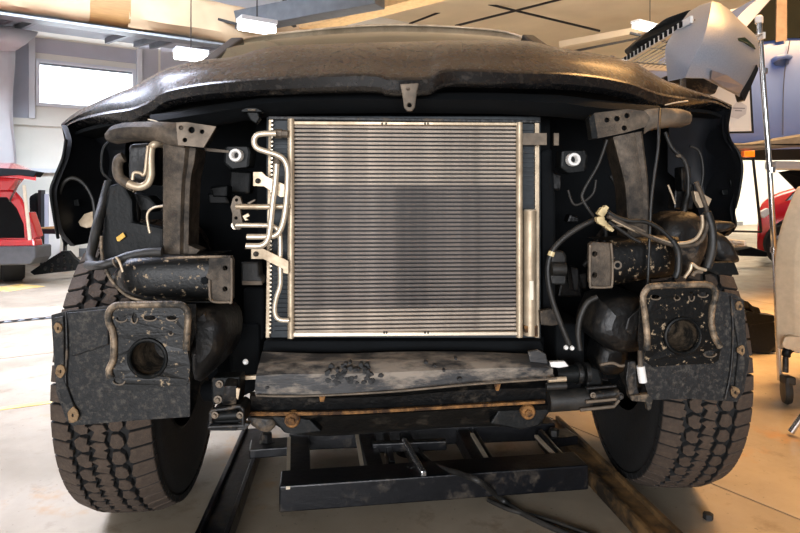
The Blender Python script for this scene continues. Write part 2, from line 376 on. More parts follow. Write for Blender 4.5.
# big grey duct and other roof steel in the middle
gd = empty('roof_duct', P(300, 22, 8.6), 'large grey square duct under the roof above the cab', 'duct')
MB().beam(P(215, 27, 8.6), P(380, -4, 7.4), .26, .26).build('casing', DUCTG, gd, bevel=.01)
MB().beam(P(214, 27, 8.6), P(217, 26.4, 8.59), .32, .32).build('end_flange', DARKST, gd)
MB().beam(P(288, 13.6, 8.1), P(291, 13, 8.09), .30, .30).build('joint_flange', DARKST, gd)
tb = MB().beam(P(250, 40, 9.2), P(470, -16, 8.2), .34, .16).build('roof_beam', mat('tan_beam_paint', lin(206, 170, 122), .6)); tag(tb, 'tan painted roof beam slanting up behind the grey duct', 'beam')
cb = MB().beam(P(560, 45, 12), P(830, -4, 10), .16, .12).build('roof_beam', CREAM); tag(cb, 'cream roof beam rising to the right above the silver panel', 'beam')
rods = [((463, -2), (600, 31), 11.5, 'dark brace rod descending to the right under the cream roof'), ((455, 26), (566, -2), 11.0, 'dark brace rod rising to the right, the longer of the crossing pair'),
        ((409, 24), (443, 11), 12.0, 'short dark brace rod left of the crossing pair'), ((570, 52), (650, 36), 10.4, 'dark brace rod low behind the right hood edge'),
        ((630, 33), (700, 50), 9.5, 'dark brace rod behind the wire shelf'), ((190, 12), (236, 24), 8.2, 'dark hanging rod left of the grey duct')]
for a, b_, d, lb in rods:
    o = MB().beam(P(a[0], a[1], d), P(b_[0], b_[1], d), .035, .035).build('brace_rod', DARKST); tag(o, lb, 'rod', 'brace rods under the roof')
LAMP = mat('lit_tube', (1, 1, 1, 1), .5, emit=(1, .97, .9, 1), estr=9)
LAMPW = mat('lit_tube_warm', (1, 1, 1, 1), .5, emit=(1, .93, .8, 1), estr=9)
for (x, y, d, w, lb) in ((257, 28, 5.5, .34, 'lit ceiling light just above the left end of the windshield'), (191, 57, 6.4, .34, 'lit ceiling light above the hood at left'),
                         (650, 29, 9.4, .75, 'lit ceiling light above the right hood corner'), (343, 2, 9.5, .8, 'lit ceiling light at the top edge left of centre')):
    c = P(x, y, d); e = empty('ceiling_light', c, lb, 'light', 'shop ceiling lights')
    MB().beam(c - U * w / 2 + Vector((0, 0, .06)), c + U * w / 2 + Vector((0, 0, .06)), .16, .04).build('housing', TRIMW, e, bevel=.005)
    MB().beam(c - U * w / 2, c + U * w / 2, .12, .07).build('diffuser', LAMP, e, bevel=.02)
    MB().tube([c + Vector((0, 0, .08)), Vector((c.x, c.y, 4.6))], .006, smooth=False).build('hanger', DARKST, e)
# white curtain at the left edge
rows = []
CD = 8.3; CX = P(15, 0, CD).x
for i in range(15):
    z = 3.30 - 3.26 * i / 14
    rows.append([Vector((CX - 1.7 + k * 1.7 / 22 + .03 * math.sin(i * .9), CD + (.06 * math.sin(k * 1.3) + .02 * math.sin(i * .7 + k)), z)) for k in range(23)])
cur = MB().grid(rows, .004).build('plastic_curtain', mat('white_sheet', lin(186, 190, 194), .5, 0, .05, 4), smooth=True)
fr = []
for i in range(7):
    t = i / 6; y0, y1 = 22 + 26 * t, 24 + 24 * t; x1 = 38 - 24 * t ** 1.5
    fr.append([P(-60 + (x1 + 60) * k / 8, y0 + (32 - 22 + (52 - 42) * t * 0) * (k / 8) ** 2 * (1 - t) + 3 * t * (k / 8), 8.1 - .15 * math.sin(PI * t) - .03 * math.sin(k * 2 + i)) for k in range(9)])
MB().grid(fr, .006).build('sheet_flap', MATS['white_sheet'], cur, smooth=True)
tag(cur, 'white plastic sheet hanging at the far left edge', 'curtain')

# floor marks
YEL = mat('yellow_floor_paint', lin(206, 176, 100), .6, 0, .3, 12, dirt=lin(180, 168, 150), amt=.35, dscale=10)
def floorline(a, b_, w, m, label, cat, h=.003, name='floor_line'):
    pa = Vector(((a[0] - XC) / F, 1, 0)) * (HC * F / (a[1] - YH)); pb = Vector(((b_[0] - XC) / F, 1, 0)) * (HC * F / (b_[1] - YH))
    pa.z = pb.z = h / 2
    o = MB().beam(pa, pb, w, h).build(name, m); tag(o, label, cat); return o
floorline((-60, 417), (240, 378), .035, YEL, 'worn yellow line painted on the floor left of the truck', 'line')
floorline((2, 286.5), (27, 289), .38, YEL, 'broad yellow paint patch under the open red hatchback', 'paint patch', name='paint_patch')
def chain():
    root = empty('floor_chain', (-2.9, 4.3, 0), 'thin grey rope lying straight across the pale floor at left', 'rope')
    a = Vector((-3.6, 3.83, .008)); b_ = Vector((-2.3, 4.67, .008)); mb = MB()
    pts = [a.lerp(b_, i / 60) + V * (.004 * math.sin(i * 1.9)) for i in range(61)]
    mb.tube(pts, .007, 6, smooth=False).build('strand', GREY, root, smooth=True)
    pts = [a.lerp(b_, i / 60) + V * (.006 * math.sin(i * 1.9 + PI)) + Vector((0, 0, .004)) for i in range(61)]
    MB().tube(pts, .006, 6, smooth=False).build('strand', DARKST, root, smooth=True)
chain()

# ================================================================== THE TRUCK
TR = empty('pickup_truck', (0.05, 1.9, 0), 'dark grey pickup truck with its front bumper, grille and lamps stripped off', 'truck')
def dy(x, d0): return d0 + (x - 400) * 0.00016      # the nose stands slightly turned: its right side is farther
def PX(pts, d0): return [(p[0], p[1], dy(p[0], d0 if len(p) < 3 else p[2])) for p in pts]
def tplate(name, pts, d0, th, m, holes=(), parent=TR, **k): return plate(name, PX(pts, d0), None, th, m, parent, holes=[(h[0], h[1], h[2], h[3] if len(h) > 3 else h[2], dy(h[0], d0)) for h in holes], **k)
def ttube(name, pts, d0, r, m, parent=TR, **k): return ptube(name, PX(pts, d0), None, r, m, parent, **k)
def tbox(name, x0, y0, x1, y1, d0, th, m, parent=TR, bevel=.003, **k):
    return tplate(name, [(x0, y0), (x1, y0), (x1, y1), (x0, y1)], d0, th, m, parent=parent, bevel=bevel, **k)
def bolt(x, y, d0, r, m, parent=TR, name='bolt', h=.008):
    c = P(x, y, dy(x, d0)); mb = MB()
    mb.lathe([(r * 1.5, 0), (r * 1.5, -.002), (r, -.0025)], c, (0, 1, 0), 16)
    mb.lathe([(r, -.002), (r, -h), (r * .8, -h - .001)], c, (0, 1, 0), 6); return mb.build(name, m, parent)

# ---- hood: columns of (lip column,row,dist) , (crest column,row,dist)
cols = [  # lip x,y,d | crest x,y,d
 (62, 127, 1.76, 61, 124, 1.80), (77, 119, 1.70, 78, 111, 1.80), (104, 112, 1.64, 104, 101, 1.80), (130, 108, 1.60, 130, 91, 1.80), (150, 100, 1.57, 148, 80, 1.80), (165, 90, 1.54, 168, 71, 1.82),
 (200, 83, 1.49, 200, 63, 1.84), (230, 80, 1.46, 232, 59.5, 1.86), (255, 78, 1.45, 255, 52, 1.88), (275, 77, 1.44, 275, 46.5, 1.9), (305, 75.5, 1.43, 305, 45, 1.9), (340, 74, 1.42, 340, 44, 1.9),
 (375, 74, 1.42, 375, 42.5, 1.9), (386, 77, 1.42, 388, 42, 1.9), (400, 77.5, 1.42, 402, 42, 1.9), (428, 77, 1.43, 430, 41, 1.9), (438, 72, 1.43, 440, 41, 1.9), (450, 69, 1.44, 455, 41, 1.9), (485, 69.5, 1.45, 490, 41, 1.9),
 (520, 71, 1.47, 532, 41.5, 1.9), (560, 72, 1.5, 560, 50, 1.92), (600, 76, 1.54, 600, 57, 1.92), (630, 82, 1.58, 634, 65, 1.92), (648, 89, 1.62, 652, 76, 1.92), (664, 94, 1.66, 668, 86, 1.92), (690, 98, 1.72, 692, 94, 1.92), (715, 101, 1.80, 716, 99, 1.93), (731, 108, 1.88, 732, 105, 1.93)]
def dens(rows, n=3):                                 # smooth more columns by Catmull-Rom
    out = []
    for i in range(len(rows) - 1):
        p0, p1, p2, p3 = (rows[max(0, min(len(rows) - 1, j))] for j in (i - 1, i, i + 1, i + 2))
        for t in range(n):
            u = t / n
            out.append(tuple(.5 * (2 * b + (c - a) * u + (2 * a - 5 * b + 4 * c - d) * u * u + (3 * b - a - 3 * c + d) * u ** 3) for a, b, c, d in zip(p0, p1, p2, p3)))
    return out + [rows[-1]]
hc = dens(cols)
rowsets = [[] for _ in range(12)]
for lx, ly, ld, cx_, cy_, cd in hc:
    L_ = P(lx, ly, ld); C_ = P(cx_, cy_, cd)
    e = min(1, abs(lx - 60) / 60, abs(733 - lx) / 60)
    rowsets[0].append(L_ + Vector((0, .16 * e + .02, -.012)))
    rowsets[1].append(L_ + Vector((0, .03, -.034 * e - .004)))
    rowsets[2].append(L_ + Vector((0, .008, -.028 * e)))
    rowsets[3].append(L_ + Vector((0, .0, -.006)))
    rowsets[4].append(L_ + Vector((0, .006, 0.002)))
    rowsets[5].append(L_ + Vector((0, .022, .005)))
    for k, t in enumerate((.2, .45, .72)):
        q = L_.lerp(C_, t); q.z += .028 * math.sin(PI * t) * e; rowsets[6 + k].append(q)
    rowsets[9].append(C_)
    rowsets[10].append(C_ + Vector((0, .35, .02 * e)))
    rowsets[11].append(C_ + Vector((0, .78, -.02)))
hood = MB().grid(rowsets).build('hood', 'paint', TR, smooth=True)
# underside of the hood, recessed
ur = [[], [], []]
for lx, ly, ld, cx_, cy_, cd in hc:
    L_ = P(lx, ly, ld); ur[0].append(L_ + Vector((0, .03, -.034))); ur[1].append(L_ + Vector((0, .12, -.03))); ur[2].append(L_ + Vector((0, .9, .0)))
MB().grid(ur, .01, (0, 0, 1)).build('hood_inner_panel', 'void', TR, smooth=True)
# creases and scuffs along the lip (scraped paint edge)
ttube('lip_scuff', [(148, 119.5), (153, 120.3), (158, 122)], 1.50, .0016, 'aluclean', label='pale scrape under the left hood corner')
ttube('lip_scuff', [(665, 105), (676, 102.5), (688, 101)], 1.60, .0018, 'aluclean', label='pale scrape under the right hood corner')
# ---- cab: windshield, roof, pillars behind the hood
wr0 = [P(x, y, d) for x, y, d in ((205, 70, 2.65), (250, 66, 2.6), (400, 60, 2.55), (545, 62, 2.6), (578, 66, 2.65))]
wr1 = [P(x, y, d) for x, y, d in ((240, 40.5, 3.05), (290, 31.5, 3.1), (400, 25.5, 3.15), (500, 30.5, 3.15), (535, 41, 3.1))]
wr1 = [P(236, 43, 3.1), P(262, 36, 3.3), P(380, 25.5, 3.4), P(490, 30, 3.4), P(528, 40, 3.2)]
wr0 = [P(196, 74, 2.7), P(232, 70, 2.62), P(385, 66, 2.55), P(520, 68, 2.6), P(575, 74, 2.7)]
def crv(a, n=5):
    o_ = []
    for i in range(len(a) - 1):
        p0, p1, p2, p3 = (a[max(0, min(len(a) - 1, j))] for j in (i - 1, i, i + 1, i + 2))
        for t in range(n):
            u = t / n; o_.append(.5 * ((2 * p1) + (p2 - p0) * u + (2 * p0 - 5 * p1 + 4 * p2 - p3) * u * u + (3 * p1 - p0 - 3 * p2 + p3) * u ** 3))
    return o_ + [a[-1].copy()]
a, b_ = crv(wr0), crv(wr1)
MB().grid([a, [p.lerp(q, .5) + Vector((0, -.03, .02)) for p, q in zip(a, b_)], b_], .01).build('windshield', 'glass', TR, smooth=True)
rf = [b_, [p + Vector((0, .10, .028)) for p in b_], [p + Vector((0, .5, .06)) for p in b_], [p + Vector((0, 1.5, .03)) for p in b_], [p + Vector((0, 1.6, -.6)) for p in b_]]
MB().grid(rf, .03, (0, 0, -1)).build('cab_roof', 'paint', TR, smooth=True)
ptube('windshield_trim', [(236, 43, 3.08), (262, 36, 3.28), (380, 25.2, 3.38), (490, 29.6, 3.38), (528, 39.5, 3.18)], None, .008, 'alu', TR)
for nm, q0, q1 in (('roof_pillar', (200, 72, 2.68), (238, 42, 3.1)), ('roof_pillar', (572, 72, 2.7), (527, 39, 3.2))):
    MB().beam(P(*q0), P(*q1), .07, .05).build(nm, 'cab', TR, bevel=.01)
# cab body, bed and chassis behind (mostly hidden)
MB().box((-.86, 2.75, .45), (.90, 5.4, 1.22)).build('cab_body', 'paint', TR, bevel=.06)
MB().box((-.74, 3.3, 1.22), (.78, 4.6, 1.80)).build('cab_interior', 'cab', TR, bevel=.05)
MB().box((-.82, 2.35, .55), (.86, 2.42, 1.26)).build('firewall', 'void', TR)
for sx, x0 in ((-1, -.80), (1, .84)):
    MB().box((x0 - .10, 4.4, .55), (x0 + .10, 4.5, 1.0)).build('door_sill', 'void', TR)
for x0 in (-.42, .46):
    MB().box((x0 - .04, 1.62, .42), (x0 + .04, 5.6, .56)).build('frame_rail', 'void', TR, bevel=.01)
for x0 in (-.74, .80):
    MB().lathe([(.2, -.13), (.38, -.13), (.41, -.10), (.42, 0), (.41, .10), (.38, .13), (.2, .13)], (x0, 5.05, .42), (1, 0, 0), 40).build('rear_tire', 'tire', TR, smooth=True)

# ---- fenders: sheet edges seen end-on, running back into the dark
def fender(edge, d0, side, name='fender'):
    rows = []
    pts = crv([P(x, y, dy(x, dd)) for x, y, dd in edge], 4)
    for off, ins in ((0, .012), (0, 0), (.05, 0), (.25, -.02), (1.02, -.02)):
        rows.append([p + Vector((side * (-ins), off, 0)) for p in pts])
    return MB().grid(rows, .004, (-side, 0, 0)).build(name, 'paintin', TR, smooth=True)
fender([(61, 125, 1.78), (66, 140, 1.74), (63, 158, 1.72), (55, 178, 1.72), (51, 192, 1.72), (53, 212, 1.74), (58, 232, 1.78), (70, 246, 1.84)], 1.75, -1)
fender([(732, 106, 1.86), (727, 120, 1.82), (729, 138, 1.78), (738, 152, 1.76), (742, 166, 1.76), (740, 190, 1.76), (735, 208, 1.78), (737, 226, 1.8), (728, 236, 1.86)], 1.75, 1)
ttube('fender_flange', [(66, 140, 1.73), (63, 158, 1.71), (55, 178, 1.71), (51, 192, 1.71), (54, 215, 1.73), (58, 238, 1.77)], 1.7, .0045, 'black')
ttube('fender_flange', [(727, 120, 1.81), (729, 138, 1.77), (738, 152, 1.75), (742, 168, 1.75), (739, 192, 1.75), (735, 208, 1.77)], 1.75, .0045, 'black')
# dark inner liners between fender and pillar
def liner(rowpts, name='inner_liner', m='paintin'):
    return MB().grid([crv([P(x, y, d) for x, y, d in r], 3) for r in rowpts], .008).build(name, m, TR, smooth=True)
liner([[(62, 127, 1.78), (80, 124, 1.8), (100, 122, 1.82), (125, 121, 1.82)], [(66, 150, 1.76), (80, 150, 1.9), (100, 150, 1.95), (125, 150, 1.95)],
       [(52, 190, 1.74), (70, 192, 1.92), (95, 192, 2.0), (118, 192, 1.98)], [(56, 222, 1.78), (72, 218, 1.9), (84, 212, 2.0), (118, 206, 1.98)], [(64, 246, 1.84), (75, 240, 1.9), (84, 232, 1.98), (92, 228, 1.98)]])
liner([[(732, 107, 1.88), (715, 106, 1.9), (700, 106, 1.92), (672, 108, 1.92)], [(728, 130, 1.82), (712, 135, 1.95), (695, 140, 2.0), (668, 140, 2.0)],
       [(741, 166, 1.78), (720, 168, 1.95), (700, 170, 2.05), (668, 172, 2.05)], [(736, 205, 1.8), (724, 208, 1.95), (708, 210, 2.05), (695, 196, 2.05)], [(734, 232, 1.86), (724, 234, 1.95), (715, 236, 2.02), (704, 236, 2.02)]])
MB().ppoly([(84, 118), (268, 112), (268, 345), (200, 395), (196, 330), (100, 300), (97, 230), (84, 200)], .02, 2.12).build('bay_dark_backing', 'void', TR)  # added black backing that stands for the dark of the engine bay
MB().ppoly([(540, 112), (705, 110), (700, 198), (690, 300), (650, 345), (610, 390), (540, 345)], .02, 2.2).build('bay_dark_backing', 'void', TR)
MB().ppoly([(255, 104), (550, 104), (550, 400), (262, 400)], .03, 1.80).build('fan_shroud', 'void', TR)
# upper dark tie bar above the radiator
rows = []
for dd, y in ((1.56, 113), (1.53, 108), (1.50, 100), (1.52, 94), (1.62, 92)):
    rows.append([P(x, y + yy, dd) for x, yy in ((150, 22), (215, 12), (260, 4), (300, 0), (400, -1), (500, 0), (560, 3), (600, 8), (660, 14))])
MB().grid(rows, .02, (0, 1, 0)).build('tie_bar', 'void', TR, smooth=True)
# hood latch striker
lt = tplate('hood_latch', [(400, 84), (419, 83), (417, 92), (415, 107), (412, 111), (407, 111), (404, 107), (402, 92)], 1.40, .012, 'tan', holes=[(409.5, 105, 2.2)], bevel=.003)
bolt(408, 89, 1.398, .003, 'tandark', lt)

# ---- radiator
rd = tbox('radiator', 266, 116, 541, 339, 1.600, .035, 'radfin')
for k in range(46):
    y = 124 + k * 4.6
    if y > 334: break
    for x0, x1 in ((274, 288), (523, 535)):
        MB().ppoly(PX([(x0, y), (x1, y), (x1, y + 1.7), (x0, y + 1.7)], 1.592), .01).build('radiator_tube', 'radfin', rd) if k else None
tplate('side_tank', [(268.5, 116), (271.5, 116), (269.5, 338), (265.5, 338)], 1.585, .03, 'alu', parent=rd)
for k in range(52):
    y = 120 + k * 4.15
    MB().ppoly(PX([(271.2 - k * .04, y), (273 - k * .04, y), (273 - k * .04, y + 1.6), (271.2 - k * .04, y + 1.6)], 1.583), .01).build('crimp_tab', 'aluclean', rd)
tplate('side_tank', [(535, 120), (539.5, 120), (539.5, 338), (535.5, 338)], 1.585, .03, 'alu', parent=rd)
tplate('top_rail', [(268, 116), (541, 120), (541, 123), (268, 119.4)], 1.58, .03, 'dusty', parent=rd)
# ---- condenser in front of it
cd = tbox('condenser', 289, 122, 521, 335, 1.565, .006, 'fin')
cy0, cy1, NT = 127.2, 330.2, 51
tm = MB()
x0, x1 = 293.5, 517.5
h = 1.12
rim_pts = [(x0, -h), (x1, -h), (x1, h), (x0, h)]
d_ = 1.545
a0 = P(x0, YH, dy(x0, d_)); a1 = P(x1, YH, dy(x1, d_)); hz = h / F * d_
tm.add([a0 + Vector((0, 0, -hz)), a0 + Vector((0, -.003, 0)), a0 + Vector((0, 0, hz)), a0 + Vector((0, .016, hz)), a0 + Vector((0, .016, -hz)),
        a1 + Vector((0, 0, -hz)), a1 + Vector((0, -.003, 0)), a1 + Vector((0, 0, hz)), a1 + Vector((0, .016, hz)), a1 + Vector((0, .016, -hz))],
       [(0, 5, 6, 1), (1, 6, 7, 2), (2, 7, 8, 3), (3, 8, 9, 4), (4, 9, 5, 0), (0, 1, 2, 3, 4), (9, 8, 7, 6, 5)])
t0 = tm.build('tube', 'tube', cd)
for k in range(NT):
    y = cy0 + (cy1 - cy0) * k / (NT - 1)
    o = t0 if k == 0 else t0.copy()
    if k: COL.objects.link(o); WORLD0[o.name] = WORLD0[cd.name]
    o.material_slots[0].link = 'OBJECT'; o.material_slots[0].material = M['tube'] if (k < 15 or k > 44) else M['tubegrey']
    o.location = (0, random.uniform(-.0006, .0006), (YH - y) / F * d_)
for x0, y0, x1, y1 in ((291, 119, 291, 338), (519.3, 122.5, 519.3, 337)):
    MB().tube(PT([(x0, y0), (x1, y1)], dy(x0, 1.54)), .0088, 14, smooth=False).build('header_tank', 'alu', cd, smooth=True)
tplate('top_rail', [(294, 121), (518, 122.6), (518, 125.4), (294, 124.6)], 1.535, .018, 'alu', parent=cd)
tplate('bottom_rail', [(294, 332.6), (518, 332), (520, 335.4), (288, 337)], 1.535, .018, 'aluclean', parent=cd)
for x in (384, 386.5, 425, 428): tplate('rail_clip', [(x - .7, 331.5), (x + .9, 331.5), (x + .9, 334), (x - .7, 334)], 1.53, .004, 'mud', parent=cd)
for x in (382, 386, 425, 428): tplate('rail_clip', [(x - .7, 122.4), (x + .9, 122.4), (x + .9, 124.6), (x - .7, 124.6)], 1.53, .004, 'mud', parent=cd)
dr = ttube('receiver_drier', [(529.8, 211), (529.8, 335)], 1.555, .0172, 'alu', smooth=False, seg=24)
c = P(529.8, 211, dy(530, 1.555)); MB().lathe([(.0172, 0), (.015, .004), (.005, .006)], c, (0, 0, 1), 20).build('cap', 'aluclean', dr, smooth=True)
tplate('label', [(529.5, 281), (533.5, 281), (533.5, 300), (529.5, 300)], 1.5365, .001, 'paper', parent=dr)
tplate('foot', [(524, 326), (538, 326), (538, 337), (533, 337), (531, 333), (525, 333)], 1.54, .02, 'rust', parent=dr)
tplate('bracket', [(522, 133), (547, 133), (547, 145), (522, 145)], 1.545, .006, 'tan', bevel=.001, label='small tan bracket at the condenser top right')
tplate('bracket', [(554, 133), (559, 133), (559, 145.5), (554, 145.5)], 1.55, .01, 'tan', bevel=.001)
tplate('bracket', [(540, 311), (551, 309), (560, 313), (561, 324), (552, 326), (541, 325)], 1.56, .02, 'tandark', bevel=.003)
# ---- refrigerant lines
R = .0072
ttube('refrigerant_line', [(276, 133.5), (262, 133.8), (256, 136), (254, 142), (257, 148), (266, 151.5), (277, 155), (284, 160), (287.5, 170), (287, 190), (285, 212), (281.5, 227), (276, 235), (266, 236.6), (247, 236.8)], 1.50, R, 'aluclean', seg=12)
ttube('refrigerant_line', [(276.5, 164), (275.5, 180), (272.5, 205), (270, 228), (267.5, 240), (261, 245.6), (246, 246)], 1.49, R * 1.02, 'aluclean', seg=12)
ttube('refrigerant_line', [(236, 206.5), (262, 206.8), (290, 206.5)], 1.515, R * .95, 'alu', smooth=False, seg=12)
ttube('refrigerant_line', [(236, 225.2), (262, 225.4), (272, 226), (278.5, 231), (280.3, 242), (280, 262), (280.2, 284), (276.5, 297), (274.6, 308), (276, 316.5), (281, 320), (289, 320.4)], 1.515, R * .85, 'aluclean', seg=12)
nt_ = MB(); nt_.tube(PT([(275, 133.5), (282, 133.7)], 1.505), .012, 6, smooth=False); nt_.tube(PT([(282, 133.7), (288, 133.9)], 1.505), .0095, 6, smooth=False); nt_.build('line_nut', 'tan', TR)
MB().tube(PT([(277.5, 158), (276.8, 166)], 1.49), .0105, 12, smooth=False).build('line_cap', 'tandark', TR, smooth=True)
mf = tplate('manifold', [(233, 198), (236, 195.5), (240, 197), (242, 204), (240, 210), (241, 216), (242.5, 224), (240, 229.5), (235, 229.5), (232, 224), (232.5, 214), (230.5, 207)], 1.52, .014, 'tan', holes=[(236.5, 200, 1.7), (236, 218, 1.7)], bevel=.002)
for y in (206.5, 225.2): MB().lathe([(.011, -.004), (.011, .0), (.008, -.012)], P(236, y, 1.518), (0, 1, 0), 16).build('port', 'aluclean', mf)
tplate('clip', [(242, 216), (248, 213), (250, 216), (246, 218), (249, 220), (245, 221)], 1.53, .006, 'alu')
tplate('clip', [(247, 203), (255, 199), (255.5, 200.5), (248, 205)], 1.53, .006, 'tan')
bk = tplate('bracket', [(253, 172), (262, 172), (266, 176), (284.5, 184.5), (284.5, 197), (280, 197), (264, 186.5), (253, 186)], 1.505, .004, 'alu', holes=[], bevel=.0008, label='tan sheet bracket holding the upper line')
bolt(258, 181, 1.503, .0045, 'tandark', bk)
bk = tplate('bracket', [(251, 248), (260, 247), (270, 252), (288.5, 261), (288.5, 274), (283, 273), (283, 269), (263, 259), (251, 259)], 1.505, .004, 'alu', bevel=.0008, label='tan sheet bracket below the lines')
bolt(256, 254, 1.503, .0045, 'tandark', bk)
# mounts either side of the radiator
for pts in ([(241, 262), (258, 262), (259, 276), (262, 278), (262, 285), (241, 285)],):
    k = tplate('rubber_mount', pts, 1.55, .05, 'rubber', bevel=.006); tbox('mount_strip', 242, 281, 262, 285, 1.545, .01, 'tan', k, bevel=.001)
k = tplate('rubber_mount', [(553, 251), (564, 251), (567, 256), (567, 285), (552, 285), (549, 270)], 1.57, .05, 'rubber', bevel=.006); ttube('mount_boss', [(551, 269), (565, 269)], 1.555, .018, 'rubber', k, smooth=False, seg=18)
for x, y, r in ((236, 155.3, 6.6), (573.5, 159.5, 6.9)):
    k = tplate('mount_box', [(x - 12, y - 9), (x + 13, y - 9), (x + 15, y - 3), (x + 13, y + 12), (x - 6, y + 14), (x - 13, y + 8)], 1.53, .06, 'black', bevel=.006)
    rr = r / F * 1.51
    MB().lathe([(rr * .45, .014), (rr * .45, -.006), (rr * .6, -.010), (rr * .9, -.009), (rr, -.004), (rr, .014)], P(x, y, dy(x, 1.515)), (0, 1, 0), 26, cap=False).build('bushing_ring', 'white', k, smooth=True)
tplate('tan_strut', [(204, 147.5), (229, 150.5), (229, 153), (205, 151)], 1.52, .02, 'tan')
k = tplate('hood_bumper', [(241, 110), (246, 108), (257, 108), (262, 110.5), (262, 112), (241, 112)], 1.50, .03, 'black', bevel=.003); tbox('bumper_pad', 247, 108.6, 256, 111, 1.495, .02, 'tan', k)
tplate('bumper_stem', [(246, 112), (258, 112), (260, 118), (256, 124), (250, 120)], 1.51, .02, 'black', bevel=.003)

# ---- upper brackets with holes, swept arms
def sweptarm(top, bot, name, m, d_in=.05):
    t = crv([P(x, y, dy(x, dd)) for x, y, dd in top], 4); b2 = crv([P(x, y, dy(x, dd)) for x, y, dd in bot], 4)
    rows = [[p + Vector((0, .06, .006)) for p in t], t, [p.lerp(q, .35) + Vector((0, -.012, 0)) for p, q in zip(t, b2)], [p.lerp(q, .75) + Vector((0, -.010, 0)) for p, q in zip(t, b2)], b2, [q + Vector((0, .05, -.003)) for q in b2]]
    return MB().grid(rows, .004).build(name, m, TR, smooth=True)
sweptarm([(107, 131, 1.50), (112, 126, 1.48), (126, 122.5, 1.46), (150, 121.5, 1.45), (166, 122, 1.44), (184, 123, 1.44)],
         [(107, 141, 1.50), (113, 140, 1.48), (126, 138, 1.46), (150, 139, 1.45), (166, 144, 1.44), (184, 147.5, 1.44)], 'swept_arm', 'tandark')
ob = tplate('upper_bracket', [(176, 122.5), (186, 122), (216, 126.5), (210, 137), (203.5, 147.5), (178, 145)], 1.425, .006, 'tan',
       holes=[(181, 127.8, 2.4), (191.5, 130, 3.3), (202, 131.6, 2.4), (184.8, 140, 2.4)], bevel=.0008, label='tan bracket plate with four holes, left')
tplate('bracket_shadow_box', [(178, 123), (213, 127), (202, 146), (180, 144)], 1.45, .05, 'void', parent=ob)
sweptarm([(640, 112, 1.47), (650, 109, 1.46), (664, 108, 1.46), (680, 109, 1.47), (690, 112, 1.50)],
         [(644, 134, 1.47), (652, 129, 1.46), (664, 126, 1.46), (680, 124, 1.47), (690, 124, 1.50)], 'swept_arm', 'tan')
ob = tplate('upper_bracket', [(594, 113), (628, 109), (645, 111), (650, 117), (645, 127), (624, 133), (597, 138.5), (591, 126)], 1.425, .006, 'tandark',
       holes=[(607, 120, 2.6), (617, 118.7, 2.9), (627, 115.6, 2.7), (624.3, 128, 2.7)], bevel=.0008, label='brown dusty bracket plate with four holes, right')
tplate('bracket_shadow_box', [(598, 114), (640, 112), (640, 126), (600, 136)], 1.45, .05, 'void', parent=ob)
tplate('bracket_flange', [(589, 118), (594, 113), (598, 138.5), (592, 139)], 1.42, .03, 'black')
# ---- pillars (folded sheet)
def pillar(L_, Rr, d0, m):
    l = crv([P(x, y, dy(x, d0)) for x, y in L_], 4); r = crv([P(x, y, dy(x, d0)) for x, y in Rr], 4)
    rows = [[p + Vector((0, .07, 0)) for p in l], l, [p.lerp(q, .12) + Vector((0, -.006, 0)) for p, q in zip(l, r)], [p.lerp(q, .70) + Vector((0, -.006, 0)) for p, q in zip(l, r)],
            [p.lerp(q, .78) + Vector((0, .006, 0)) for p, q in zip(l, r)], [p.lerp(q, .97) + Vector((0, .004, 0)) for p, q in zip(l, r)], r, [q + Vector((0, .07, 0)) for q in r]]
    return MB().grid(rows, .004).build('pillar', m, TR, smooth=True)
pillar([(163, 144), (163, 165), (163, 200), (163, 230), (163, 258)], [(196, 148), (194, 163), (190.5, 180), (189, 215), (188, 258)], 1.46, 'tandark')
pillar([(613, 137), (619, 160), (625, 185), (627, 210), (628, 243)], [(642, 131), (645, 155), (648, 180), (649, 210), (648, 243)], 1.46, 'tandark')
tplate('pillar_foot', [(153, 258), (163, 245), (163, 258)], 1.455, .05, 'black'); tplate('pillar_foot', [(188, 245), (200, 250), (192, 258), (188, 258)], 1.455, .05, 'tandark')
# ---- silver pipe behind the left pillar
ttube('charge_pipe', [(166, 144.5, 1.52), (156, 144), (151.5, 148), (150.5, 160), (150.8, 175), (147, 184), (138, 187), (128, 183.5)], 1.48, .0095, 'alu', seg=14)
ttube('charge_pipe', [(134, 187), (126, 182.5), (119.5, 177), (117.5, 168), (119, 160), (124, 157)], 1.49, .0125, 'tandark', seg=14)
MB().tube(PT([(136.6, 187.6), (134.2, 186.8)], 1.483), .0135, 14, smooth=False).build('hose_clamp', 'alu', TR, smooth=True)
ttube('thin_pipe', [(148, 146), (146.5, 160), (145.5, 170), (143.5, 175), (140, 173), (134, 173), (132.5, 180)], 1.47, .004, 'alu')
ttube('wire_loop', [(163, 206), (153, 208), (147.5, 214), (148, 224), (150, 233)], 1.5, .0032, 'alu')
ttube('lamp_frame', [(109, 142), (104, 148), (102, 158), (103, 172), (112, 181)], 1.52, .004, 'black')
tplate('bay_cover', [(128, 144), (150, 142), (152, 186), (128, 180)], 1.60, .1, 'blackgrime', bevel=.01)
tplate('bay_cover', [(133, 192), (148, 196), (158, 206), (150, 212), (140, 212)], 1.60, .06, 'black', bevel=.006)
